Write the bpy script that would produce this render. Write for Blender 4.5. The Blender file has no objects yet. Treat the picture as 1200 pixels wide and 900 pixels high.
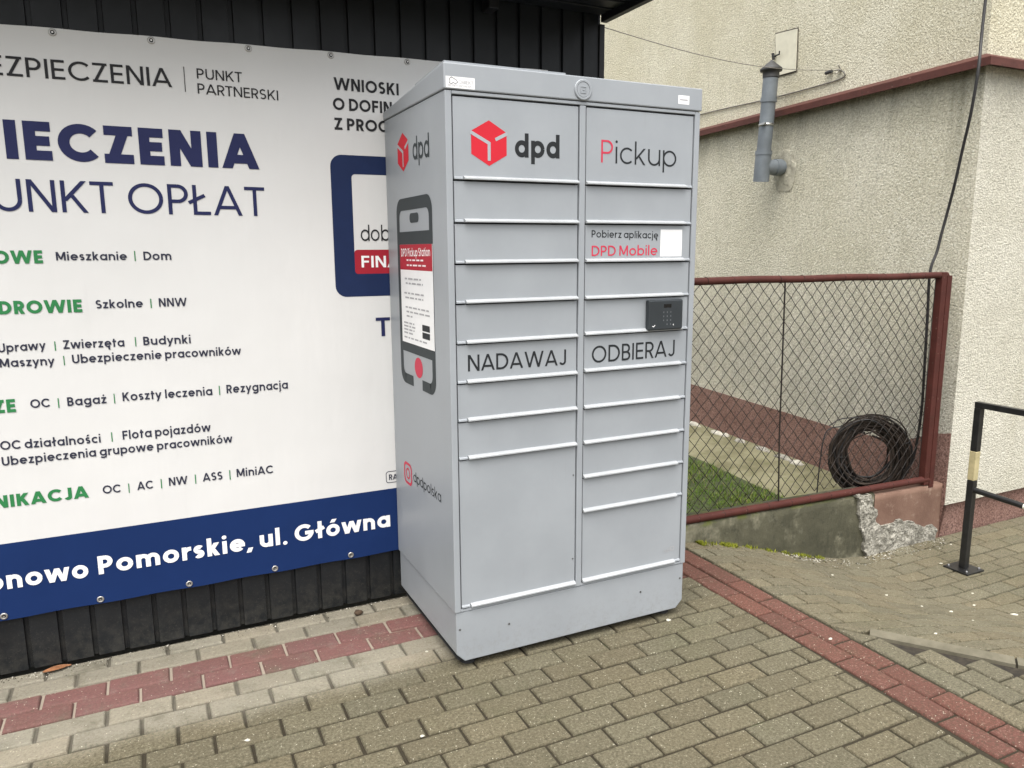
import bpy, bmesh, math, random
from mathutils import Vector, Matrix, noise as mnoise
random.seed(7)
sc = bpy.context.scene
R = math.radians

# ------------------------------------------------------------------ camera
cam_d = bpy.data.cameras.new("camera"); cam = bpy.data.objects.new("camera", cam_d)
sc.collection.objects.link(cam); sc.camera = cam
_r = Vector((0.9008371987527237, -0.4341130200833314, -0.0061828098365241104))
_u = Vector((0.08028142828278674, 0.1525645555387201, 0.9850273847290482))
_w = Vector((0.42666993521482305, 0.8878456747585145, -0.17228704012889892))
mw = Matrix((( _r.x, _u.x, -_w.x, -0.9265732), (_r.y, _u.y, -_w.y, -2.4119271), (_r.z, _u.z, -_w.z, 1.5140172), (0, 0, 0, 1)))
cam.matrix_world = mw
cam_d.sensor_fit = 'HORIZONTAL'; cam_d.sensor_width = 36.0
cam_d.lens = 899.0041 / 1200 * 36.0
cam_d.clip_start = 0.05; cam_d.clip_end = 2000

# ------------------------------------------------------------------ world, sun, exposure
SUN_EL, SUN_AZ = R(66), R(210)          # azimuth clockwise from +Y: high behind the camera, overcast
wd = bpy.data.worlds.new("World"); sc.world = wd; wd.use_nodes = True
nt = wd.node_tree; nt.nodes.clear()
sky = nt.nodes.new("ShaderNodeTexSky"); sky.sky_type = 'NISHITA'; sky.sun_disc = False
sky.sun_elevation = SUN_EL; sky.sun_rotation = SUN_AZ
sky.air_density = 1.0; sky.dust_density = 5.0; sky.ozone_density = 1.0
hsv = nt.nodes.new("ShaderNodeHueSaturation"); hsv.inputs['Saturation'].default_value = 0.22
bg = nt.nodes.new("ShaderNodeBackground"); bg.inputs['Strength'].default_value = 0.15
wo = nt.nodes.new("ShaderNodeOutputWorld")
nt.links.new(sky.outputs[0], hsv.inputs['Color']); nt.links.new(hsv.outputs[0], bg.inputs['Color']); nt.links.new(bg.outputs[0], wo.inputs['Surface'])
sun_d = bpy.data.lights.new("sun", 'SUN'); sun_d.energy = 1.2; sun_d.angle = R(70); sun_d.color = (1.0, 0.95, 0.87)
sun = bpy.data.objects.new("sun", sun_d); sc.collection.objects.link(sun)
_sd = Vector((math.sin(SUN_AZ) * math.cos(SUN_EL), math.cos(SUN_AZ) * math.cos(SUN_EL), math.sin(SUN_EL)))
sun.rotation_euler = _sd.to_track_quat('Z', 'Y').to_euler()
sun.location = (2, -6, 8)
sc.view_settings.view_transform = 'Standard'; sc.view_settings.look = 'None'
sc.view_settings.gamma = 1.0; sc.view_settings.use_curve_mapping = False
sc.view_settings.exposure = 1.2
sc.render.engine = 'CYCLES'
sc.cycles.use_denoising = True
sc.cycles.max_bounces = 6

# ------------------------------------------------------------------ materials
class NT:
    def __init__(s, name):
        s.m = bpy.data.materials.new(name); s.m.use_nodes = True
        s.t = s.m.node_tree; s.b = s.t.nodes['Principled BSDF']
        s.c = s.t.nodes.new('ShaderNodeTexCoord').outputs['Object']
    def n(s, t, **k):
        o = s.t.nodes.new(t)
        for a, v in k.items(): setattr(o, a, v)
        return o
    def l(s, a, b): s.t.links.new(a, b)
    def noise(s, scale, detail=3, rough=.5, vec=None, dist=0):
        o = s.n('ShaderNodeTexNoise'); o.inputs['Scale'].default_value = scale; o.inputs['Detail'].default_value = detail
        o.inputs['Roughness'].default_value = rough; o.inputs['Distortion'].default_value = dist
        s.l(vec or s.c, o.inputs['Vector']); return o.outputs['Fac']
    def voro(s, scale, feature='F1', vec=None, out='Distance'):
        o = s.n('ShaderNodeTexVoronoi', feature=feature); o.inputs['Scale'].default_value = scale
        s.l(vec or s.c, o.inputs['Vector']); return o.outputs[out]
    def ramp(s, f, a, b, lo=0., hi=1.):
        o = s.n('ShaderNodeMapRange'); o.interpolation_type = 'SMOOTHSTEP'
        for i, v in ((1, a), (2, b), (3, lo), (4, hi)): o.inputs[i].default_value = v
        s.l(f, o.inputs[0]); return o.outputs[0]
    def val(s, x, sock):
        if hasattr(x, 'is_output'): s.l(x, sock)
        else: sock.default_value = x
    def math(s, op, a, b=0.):
        o = s.n('ShaderNodeMath', operation=op); s.val(a, o.inputs[0]); s.val(b, o.inputs[1]); return o.outputs[0]
    def mix(s, f, a, b, mode='MIX'):
        o = s.n('ShaderNodeMix', data_type='RGBA', blend_type=mode)
        s.val(f, o.inputs[0])
        for x, i in ((a, 6), (b, 7)):
            if hasattr(x, 'is_output'): s.l(x, o.inputs[i])
            else: o.inputs[i].default_value = (*x, 1)
        return o.outputs[2]
    def xyz(s):
        o = s.n('ShaderNodeSeparateXYZ'); s.l(s.c, o.inputs[0]); return o.outputs
    def stretch(s, x, y, z):
        o = s.n('ShaderNodeMapping'); o.inputs['Scale'].default_value = (x, y, z); s.l(s.c, o.inputs[0]); return o.outputs[0]
    def bump(s, h, strength=.3, dist=.01):
        o = s.n('ShaderNodeBump'); o.inputs['Strength'].default_value = strength; o.inputs['Distance'].default_value = dist
        s.l(h, o.inputs['Height']); s.l(o.outputs[0], s.b.inputs['Normal']); return o
    def col(s, x):
        s.val(x if hasattr(x, 'is_output') else (*x, 1), s.b.inputs['Base Color'])
    def rough(s, x): s.val(x, s.b.inputs['Roughness'])

def plain(name, c, r=.5, metal=0., spec=.5, var=.12, scale=9., bump=0., bscale=200.):
    t = NT(name)
    f = t.noise(scale, 5, .6)
    t.col(t.mix(t.ramp(f, .3, .7), tuple(v * (1 - var) for v in c), tuple(min(1, v * (1 + var)) for v in c)))
    t.rough(r); t.b.inputs['Metallic'].default_value = metal; t.b.inputs['Specular IOR Level'].default_value = spec
    if bump: t.bump(t.noise(bscale, 2), bump, .002)
    return t.m

MAT = {}
# locker paint: light grey powder coat, fine orange peel, a little dust
t = NT('grey powder coat')
f = t.noise(3.5, 5, .6); g = t.noise(40, 3, .6, t.stretch(1, 1, .12))
c = t.mix(t.ramp(f, .3, .75), (.268, .287, .306), (.298, .318, .338)); c = t.mix(t.ramp(g, .60, .8, 0, .12), c, (.22, .22, .21)); zz = t.xyz()[2]
c = t.mix(t.math('MULTIPLY', t.ramp(zz, .0, .22, .4, 0), t.ramp(t.noise(60, 6, .75), .45, .72)), c, (.20, .19, .165)); c = t.mix(t.ramp(t.noise(9, 3, .5, t.stretch(9, 9, .35)), .68, .76, 0, .07), c, (.21, .21, .20))
t.col(c); t.rough(t.ramp(f, .3, .7, .36, .46)); t.b.inputs['Specular IOR Level'].default_value = .45
t.bump(t.noise(420, 2), .05, .001)
MAT['locker'] = t.m
MAT['lip'] = plain('door edge painted sky lit', (.35, .365, .375), .35, var=.05, scale=14)  # cabinet paint made paler: sky brightness on the lip put into its colour
MAT['gap'] = plain('dark cabinet gap', (.02, .021, .022), .7)
MAT['decal_dark'] = plain('dark grey vinyl', (.035, .042, .045), .6, spec=.2, var=.05)
MAT['decal_black'] = plain('black lettering vinyl', (.018, .02, .022), .6, spec=.2, var=.05)
MAT['decal_red'] = plain('red vinyl', (.50, .018, .032), .6, spec=.2, var=.04)
MAT['decal_pink'] = plain('pinkish red vinyl', (.50, .040, .075), .6, spec=.2, var=.04)
MAT['decal_darkred'] = plain('dark red print', (.36, .02, .035), .6, spec=.2, var=.04)
MAT['white_sticker'] = plain('white sticker', (.78, .78, .78), .35, var=.03)
MAT['print_grey'] = plain('grey print', (.33, .33, .34), .5, var=.04)
MAT['light_print'] = plain('pale print', (.75, .68, .68), .5, var=.04)
MAT['logo_line'] = plain('grey logo seam', (.32, .34, .36), .4, var=.03)
MAT['keypad'] = plain('anthracite plastic', (.022, .027, .031), .42, var=.1, bump=.1)
MAT['screen'] = plain('black screen', (.004, .004, .005), .12)
MAT['key_mark'] = plain('grey key print', (.12, .13, .14), .5)
MAT['screw'] = plain('screw metal', (.18, .18, .18), .35, .8)
MAT['rubber'] = plain('black rubber', (.012, .012, .012), .8)
# banner
def banner_mat(name, c, r=.62, var=.03):
    t = NT(name)
    f = t.noise(2.2, 4, .6); g = t.noise(7, 6, .65, t.stretch(1.6, 1, .22))
    k = t.mix(t.ramp(f, .3, .7), tuple(v * (1 - var) for v in c), c)
    k = t.mix(t.ramp(g, .62, .85, 0, .18), k, tuple(v * .6 for v in c))
    t.col(k); t.rough(r); t.b.inputs['Specular IOR Level'].default_value = .1 if r > .7 else .18
    t.bump(t.math('ADD', t.noise(3.2, 3, .5), t.math('MULTIPLY', t.noise(2.2, 3, .5, t.stretch(3.5, 1, .7)), .8)), .26, .02)
    return t.m
MAT['banner'] = banner_mat('white banner vinyl', (.62, .617, .605))
MAT['banner_blue'] = banner_mat('blue banner print', (.009, .026, .100), .8, .1)
MAT['p_black'] = plain('black print', (.022, .022, .024), .6, spec=.2, var=.05)
MAT['p_ink'] = plain('dark ink print', (.028, .03, .05), .6, spec=.2, var=.05)
MAT['p_navy'] = plain('navy print', (.016, .020, .075), .6, spec=.2, var=.05)
MAT['p_green'] = plain('green print', (.028, .18, .06), .6, spec=.2, var=.05)
MAT['p_white'] = plain('white print', (.8, .8, .8), .6, spec=.2, var=.02)
MAT['p_frame'] = plain('dark blue print', (.009, .020, .068), .6, spec=.2, var=.06)
MAT['p_red'] = plain('red print', (.33, .016, .03), .6, spec=.2, var=.04)
MAT['grommet'] = plain('zinc grommet', (.42, .41, .39), .4, .75)
MAT['hole'] = plain('dark hole', (.01, .01, .01), .9)
# shed sheet
t = NT('anthracite sheet metal')
f = t.noise(6, 5, .6); z = t.xyz()[2]
dust = t.math('MULTIPLY', t.ramp(z, .0, .22, .7, 0), t.ramp(t.noise(22, 5, .7), .35, .7))
sp = t.math('MULTIPLY', t.ramp(z, .0, .35, 1, 0), t.ramp(t.noise(160, 2, .6), .6, .68))
c = t.mix(f, (.006, .0072, .0085), (.010, .0115, .0132)); c = t.mix(t.math('MULTIPLY', dust, .5), c, (.075, .07, .058)); c = t.mix(t.math('MULTIPLY', sp, .28), c, (.08, .075, .062))
t.col(c); t.rough(t.ramp(f, .3, .7, .42, .55)); t.b.inputs['Specular IOR Level'].default_value = .3; t.bump(t.noise(300, 2), .06, .001); MAT['shed'] = t.m
MAT['shed_trim'] = plain('anthracite trim', (.010, .010, .011), .5, spec=.3)
# render
def stucco(name, c1, c2, stain, amount, grain=1.0, low=False):
    t = NT(name)
    big = t.noise(1.3, 5, .65); mid = t.noise(5, 5, .7, t.stretch(1, 1, .45)); gr = t.noise(62, 5, .82); v = t.voro(80)
    c = t.mix(t.ramp(big, .3, .7), c1, c2)
    c = t.mix(t.ramp(mid, .45, .75, 0, amount), c, stain)
    c = t.mix(t.ramp(gr, .36, .54, .75 * grain, 0), c, tuple(x * .48 for x in c1))
    c = t.mix(t.ramp(t.noise(120, 2, .5), .62, .70, 0, .55 * grain), c, tuple(x * .35 for x in c1))
    c = t.mix(t.ramp(gr, .54, .66, 0, .8 * grain), c, tuple(min(.92, x * 1.4) for x in c2))
    c = t.mix(t.ramp(t.noise(9, 3, .6), .70, .80, 0, .25), c, tuple(x * .7 for x in stain))
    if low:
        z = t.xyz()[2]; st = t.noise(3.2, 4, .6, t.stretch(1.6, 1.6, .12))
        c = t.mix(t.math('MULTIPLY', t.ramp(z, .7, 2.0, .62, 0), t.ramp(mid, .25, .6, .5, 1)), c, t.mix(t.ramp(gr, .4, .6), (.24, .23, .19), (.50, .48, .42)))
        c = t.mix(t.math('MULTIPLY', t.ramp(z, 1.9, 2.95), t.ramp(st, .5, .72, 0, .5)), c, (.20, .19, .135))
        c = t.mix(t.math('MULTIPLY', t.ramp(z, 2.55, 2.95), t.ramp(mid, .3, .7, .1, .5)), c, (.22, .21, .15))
    else:
        st = t.noise(2.6, 4, .6, t.stretch(1.6, 1.6, .10)); c = t.mix(t.ramp(st, .58, .78, 0, .35), c, (.36, .33, .22))
    t.col(c); t.rough(.95); t.b.inputs['Specular IOR Level'].default_value = .15
    h = t.math('ADD', t.math('MULTIPLY', gr, 1.0), t.math('MULTIPLY', v, -.5))
    t.bump(h, 1.0, .014)
    return t
MAT['stucco_upper'] = stucco('upper pebbledash', (.66, .615, .455), (.76, .72, .57), (.52, .475, .33), .35, .7).m
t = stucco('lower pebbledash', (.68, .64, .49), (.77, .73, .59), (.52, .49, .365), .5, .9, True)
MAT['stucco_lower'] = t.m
MAT['stucco_panel'] = stucco('insulated pebbledash', (.60, .575, .475), (.69, .665, .57), (.50, .475, .39), .35, .6).m
t = NT('brown plinth paint')
f = t.noise(2.2, 5, .65); g = t.noise(80, 4, .7); g2 = t.noise(9, 5, .7)
c = t.mix(t.ramp(f, .3, .7), (.22, .125, .10), (.29, .175, .145)); c = t.mix(t.ramp(g, .36, .56, .8, 0), c, (.07, .042, .034)); c = t.mix(t.ramp(g, .56, .66, 0, .6), c, (.38, .27, .23)); c = t.mix(t.ramp(g2, .6, .78, 0, .45), c, (.25, .18, .15))
t.col(c); t.rough(.9); t.b.inputs['Specular IOR Level'].default_value = .2; t.bump(g, .7, .01); MAT['plinth'] = t.m
t = NT('brown plaster')
f = t.noise(4, 5, .65); g2 = t.noise(14, 6, .7)
c = t.mix(t.ramp(f, .3, .7), (.135, .074, .051), (.20, .12, .085)); c = t.mix(t.ramp(g2, .55, .75, 0, .6), c, (.34, .25, .19))
t.col(c); t.rough(.9); t.bump(t.noise(60, 4, .7), .4, .006); MAT['plaster_brown'] = t.m
t = NT('weathered mossy concrete')
f = t.noise(2.6, 6, .7); g = t.noise(9, 6, .75, t.stretch(1, 1, .35)); z = t.xyz()[2]
c = t.mix(t.ramp(f, .3, .7), (.040, .039, .022), (.092, .087, .054)); c = t.mix(t.ramp(g, .5, .7, 0, .8), c, (.028, .028, .016)); c = t.mix(t.ramp(t.noise(6, 5, .7), .58, .72, 0, .5), c, (.17, .165, .12))
moss = t.math('MULTIPLY', t.ramp(z, .445, .475), t.ramp(t.noise(12, 4, .6), .45, .6)); c = t.mix(t.ramp(t.noise(2.2, 5, .7), .52, .66, 0, .8), c, (.25, .235, .165)); c = t.mix(t.ramp(t.noise(16, 6, .8), .54, .66, 0, .6), c, (.03, .03, .018)); c = t.mix(moss, c, (.085, .095, .018))
t.col(c); t.rough(.9); t.bump(t.noise(45, 6, .7), .5, .01); MAT['concrete_moss'] = t.m
t = NT('crumbled mortar')
f = t.noise(14, 6, .7); c = t.mix(t.ramp(f, .35, .65), (.21, .20, .165), (.44, .42, .36)); c = t.mix(t.ramp(t.noise(70, 4, .8), .38, .52, .8, 0), c, (.05, .047, .036)); t.col(c); t.rough(.95); t.bump(t.noise(60, 5, .7), .8, .012); MAT['mortar'] = t.m
t = NT('pipe collar mortar'); f = t.noise(14, 6, .7); c = t.mix(t.ramp(f, .35, .65), (.34, .32, .25), (.55, .52, .41)); t.col(c); t.rough(.95); t.bump(t.noise(60, 5, .7), .9, .012); MAT['collar'] = t.m
t = NT('mossy apron concrete')
f = t.noise(3, 6, .7); g = t.noise(18, 5, .7); c = t.mix(t.ramp(f, .35, .65), (.115, .106, .056), (.20, .187, .115)); c = t.mix(t.ramp(g, .5, .72, 0, .6), c, (.10, .11, .03)); t.col(c); t.rough(.95); t.bump(g, .5, .01); MAT['apron'] = t.m
# rusty red paint
def redpaint(name, c):
    t = NT(name); f = t.noise(9, 5, .65); g = t.noise(34, 5, .7)
    k = t.mix(t.ramp(f, .3, .7), tuple(v * .75 for v in c), c); k = t.mix(t.ramp(g, .58, .68, 0, .8), k, (.055, .028, .02)); k = t.mix(t.ramp(t.noise(60, 3), .68, .76, 0, .5), k, (.3, .2, .17))
    t.col(k); t.rough(.6); t.b.inputs['Specular IOR Level'].default_value = .22; t.bump(g, .35, .003); return t.m
MAT['red_paint'] = redpaint('oxide red paint', (.074, .021, .016))
MAT['flashing'] = redpaint('red brown sheet metal', (.10, .036, .028))
MAT['wire'] = plain('rusty fence wire', (.016, .011, .008), .7, .2, var=.4, scale=25)
MAT['old_cable'] = plain('old brown black cable', (.026, .019, .014), .7, spec=.25, var=.5, scale=14)
MAT['cable'] = plain('black cable sheath', (.013, .012, .012), .55, var=.3, scale=30)
MAT['thin_wire'] = plain('grey thin wire', (.16, .15, .13), .6)
MAT['pipe'] = plain('grey pvc', (.145, .165, .18), .42, var=.18, scale=5)
MAT['cap'] = plain('dark grey cap', (.045, .045, .045), .6, var=.3)
MAT['steel'] = plain('worm clamp steel', (.5, .5, .48), .3, .9)
MAT['hatch'] = plain('cream hatch door', (.62, .59, .46), .6, var=.08)
MAT['hatch_gap'] = plain('hatch shadow gap', (.06, .05, .04), .8)
MAT['black_paint'] = plain('black rail paint', (.014, .014, .014), .38, var=.3, scale=20, bump=.1)
MAT['cream_paint'] = plain('faded yellow paint', (.42, .36, .20), .55, var=.15, scale=25)
MAT['white_paint'] = plain('off white rail paint', (.68, .66, .56), .5)
# paving
def paving(name):
    t = NT(name)
    a = t.n('ShaderNodeAttribute', attribute_name='tint'); base = a.outputs['Color']
    xx = t.xyz()
    n1 = t.noise(1.6, 5, .65); n2 = t.noise(7, 5, .7); fine = t.noise(105, 5, .85)
    yj = t.math('ADD', xx[1], t.math('MULTIPLY', t.math('SUBTRACT', n1, .5), .3))
    dry = t.math('MULTIPLY', t.ramp(yj, .02, .16), t.ramp(xx[0], .4, 1.0, 1, 0))
    pale = t.mix(.10, t.mix(1.0, base, (2.02, 2.06, 2.45), 'MULTIPLY'), (.30, .30, .26)); pale = t.mix(t.ramp(n2, .45, .75, 0, .45), pale, (.11, .10, .075)); pale = t.mix(t.ramp(t.noise(18, 6, .75), .5, .75, 0, .4), pale, (.21, .20, .165))
    c = t.mix(t.math('MULTIPLY', dry, .92), base, pale)
    c = t.mix(t.ramp(n2, .52, .8, 0, .45), c, (.085, .078, .05))
    c = t.mix(t.ramp(n1, .52, .75, 0, .2), c, (.07, .08, .035))
    c = t.mix(t.math('MULTIPLY', t.ramp(fine, .38, .53, .75, 0), t.math('SUBTRACT', 1., t.math('MULTIPLY', dry, .6))), c, (.045, .04, .024))
    c = t.mix(t.math('MULTIPLY', t.ramp(fine, .55, .66, 0, .5), t.math('SUBTRACT', 1., t.math('MULTIPLY', dry, .6))), c, (.30, .275, .20))
    vs = t.n('ShaderNodeTexVoronoi'); vs.inputs['Scale'].default_value = 110; t.l(t.c, vs.inputs['Vector'])
    pick = t.math('MULTIPLY', t.ramp(vs.outputs['Distance'], .12, .26, 1, 0), t.ramp(t.noise(47, 2, .5), .56, .62))
    c = t.mix(t.math('MULTIPLY', pick, .7), c, (.55, .52, .41))
    t.col(c); t.rough(t.ramp(n2, .3, .7, .72, .92)); t.b.inputs['Specular IOR Level'].default_value = .3
    t.bump(t.math('ADD', fine, t.math('MULTIPLY', t.noise(30, 4, .7), .8)), .5, .005)
    return t.m
MAT['paver'] = paving('concrete pavers')
t = NT('joint dirt'); xx = t.xyz(); n1 = t.noise(1.6, 5, .65)
yj = t.math('ADD', xx[1], t.math('MULTIPLY', t.math('SUBTRACT', n1, .5), .3))
dry = t.math('MULTIPLY', t.ramp(yj, .02, .22), t.ramp(xx[0], .4, 1.0, 1, 0))
c = t.mix(t.noise(60, 4, .7), (.012, .009, .004), (.034, .026, .011)); c = t.mix(t.ramp(t.noise(5, 3, .6), .62, .75, 0, .6), c, (.04, .06, .014)); inred = t.math('MULTIPLY', t.ramp(xx[1], .30, .32), t.ramp(xx[1], .505, .53, 1, 0)); c = t.mix(t.math('MULTIPLY', dry, .85), c, t.mix(inred, t.mix(t.noise(20, 4, .7), (.05, .045, .033), (.17, .155, .12)), (.32, .27, .215))); t.col(c); t.rough(.95); t.bump(t.noise(120, 3), .5, .006); MAT['joint'] = t.m
MAT['soil'] = plain('dark soil', (.025, .02, .013), .95, var=.5, scale=40, bump=.4)
MAT['far_ground'] = plain('far paving', (.12, .11, .08), .95, var=.3, scale=2)
t = NT('kerb strip concrete'); f = t.noise(9, 6, .7); t.col(t.mix(t.ramp(f, .3, .7), (.088, .079, .052), (.145, .131, .092))); t.rough(.9); t.bump(t.noise(60, 4, .7), .4, .005); MAT['kerb'] = t.m
t = NT('grass blades'); a = t.n('ShaderNodeAttribute', attribute_name='tint'); t.col(a.outputs['Color']); t.rough(.7); t.b.inputs['Specular IOR Level'].default_value = .08; MAT['grass'] = t.m
MAT['yard_soil'] = plain('yard turf soil', (.04, .05, .016), .95, var=.4, scale=20, bump=.4)
MAT['stone_pale'] = plain('pale rubble', (.42, .40, .34), .9, var=.3, scale=18, bump=.5)
MAT['petal'] = plain('white petal', (.5, .48, .40), .7, var=.05)
MAT['leaf'] = plain('dry orange leaf', (.22, .095, .04), .7, var=.3, scale=40)
MAT['lump'] = plain('brown clod', (.06, .038, .022), .9, var=.4, scale=60)

# ------------------------------------------------------------------ mesh helpers
class MB:
    def __init__(s): s.v = []; s.f = []; s.mi = []; s.sm = []; s.tint = []; s.mats = []
    def mid(s, m):
        if m not in s.mats: s.mats.append(m)
        return s.mats.index(m)
    def add(s, vs, fs, m, smooth=False, tint=None):
        o = len(s.v); s.v += [tuple(p) for p in vs]; k = s.mid(m)
        for f in fs: s.f.append(tuple(i + o for i in f)); s.mi.append(k); s.sm.append(smooth)
        s.tint += [tint or (1, 1, 1)] * len(vs)
    def box(s, x0, y0, z0, x1, y1, z1, m, bev=0., xf=None):
        bm = bmesh.new(); bmesh.ops.create_cube(bm, size=1)
        for v in bm.verts: v.co = Vector(((x0 + x1) / 2 + v.co.x * (x1 - x0), (y0 + y1) / 2 + v.co.y * (y1 - y0), (z0 + z1) / 2 + v.co.z * (z1 - z0)))
        if bev: bmesh.ops.bevel(bm, geom=bm.edges[:], offset=bev, segments=2, affect='EDGES', profile=.5)
        if xf: bmesh.ops.transform(bm, matrix=xf, verts=bm.verts)
        bm.verts.index_update(); s.add([v.co for v in bm.verts], [[v.index for v in f.verts] for f in bm.faces], m); bm.free()
    def prism(s, loop, axis, a, b, m):
        """loop: 2D points; extruded from a to b along axis 0/1/2"""
        def P(p, q):
            r = list(p); r.insert(axis, q); return r
        n = len(loop); vs = [P(p, a) for p in loop] + [P(p, b) for p in loop]
        fs = [[i, (i + 1) % n, n + (i + 1) % n, n + i] for i in range(n)] + [list(range(n - 1, -1, -1)), list(range(n, 2 * n))]
        s.add(vs, fs, m)
    def tube(s, pts, r, m, n=8, caps=True, smooth=True):
        pts = [Vector(p) for p in pts]; rs = r if isinstance(r, (list, tuple)) else [r] * len(pts)
        vs = []; fs = []; ref = None
        for i, p in enumerate(pts):
            d = (pts[min(i + 1, len(pts) - 1)] - pts[max(i - 1, 0)]).normalized()
            if ref is None: ref = Vector((0, 0, 1)) if abs(d.z) < .9 else Vector((1, 0, 0))
            a = d.cross(ref).normalized(); b = a.cross(d).normalized(); ref = b
            for k in range(n):
                t = 2 * math.pi * k / n; vs.append(p + (a * math.cos(t) + b * math.sin(t)) * rs[i])
        for i in range(len(pts) - 1):
            for k in range(n): fs.append([i * n + k, i * n + (k + 1) % n, (i + 1) * n + (k + 1) % n, (i + 1) * n + k])
        s.add(vs, fs, m, smooth)
        if caps: s.add(vs[:n], [list(range(n - 1, -1, -1))], m); s.add(vs[-n:], [list(range(n))], m)
    def build(s, name, parent=None, recalc=True, tint=False):
        me = bpy.data.meshes.new(name)
        off = Vector(); p = parent
        while p is not None: off += Vector(p.location); p = p.parent
        me.from_pydata([tuple(Vector(v) - off) for v in s.v], [], s.f)
        for m in s.mats: me.materials.append(m)
        me.polygons.foreach_set('material_index', s.mi); me.polygons.foreach_set('use_smooth', s.sm)
        if tint:
            a = me.color_attributes.new('tint', 'FLOAT_COLOR', 'POINT')
            a.data.foreach_set('color', [q for c in s.tint for q in (*c, 1)])
        if recalc:
            bm = bmesh.new(); bm.from_mesh(me); bmesh.ops.recalc_face_normals(bm, faces=bm.faces); bm.to_mesh(me); bm.free()
        me.update()
        o = bpy.data.objects.new(name, me); sc.collection.objects.link(o)
        if parent is not None: o.parent = parent
        return o
def thing(name, loc, label, cat, group=None):
    o = bpy.data.objects.new(name, None); sc.collection.objects.link(o); o.location = loc; o.empty_display_size = .1
    o['label'] = label; o['category'] = cat
    if group: o['group'] = group
    return o
def tag(o, label, cat, group=None):
    o['label'] = label; o['category'] = cat
    if group: o['group'] = group
    return o
def struct(o, kind='structure', label=None, cat=None):
    o['kind'] = kind
    if label: o['label'] = label; o['category'] = cat
    return o

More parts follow.
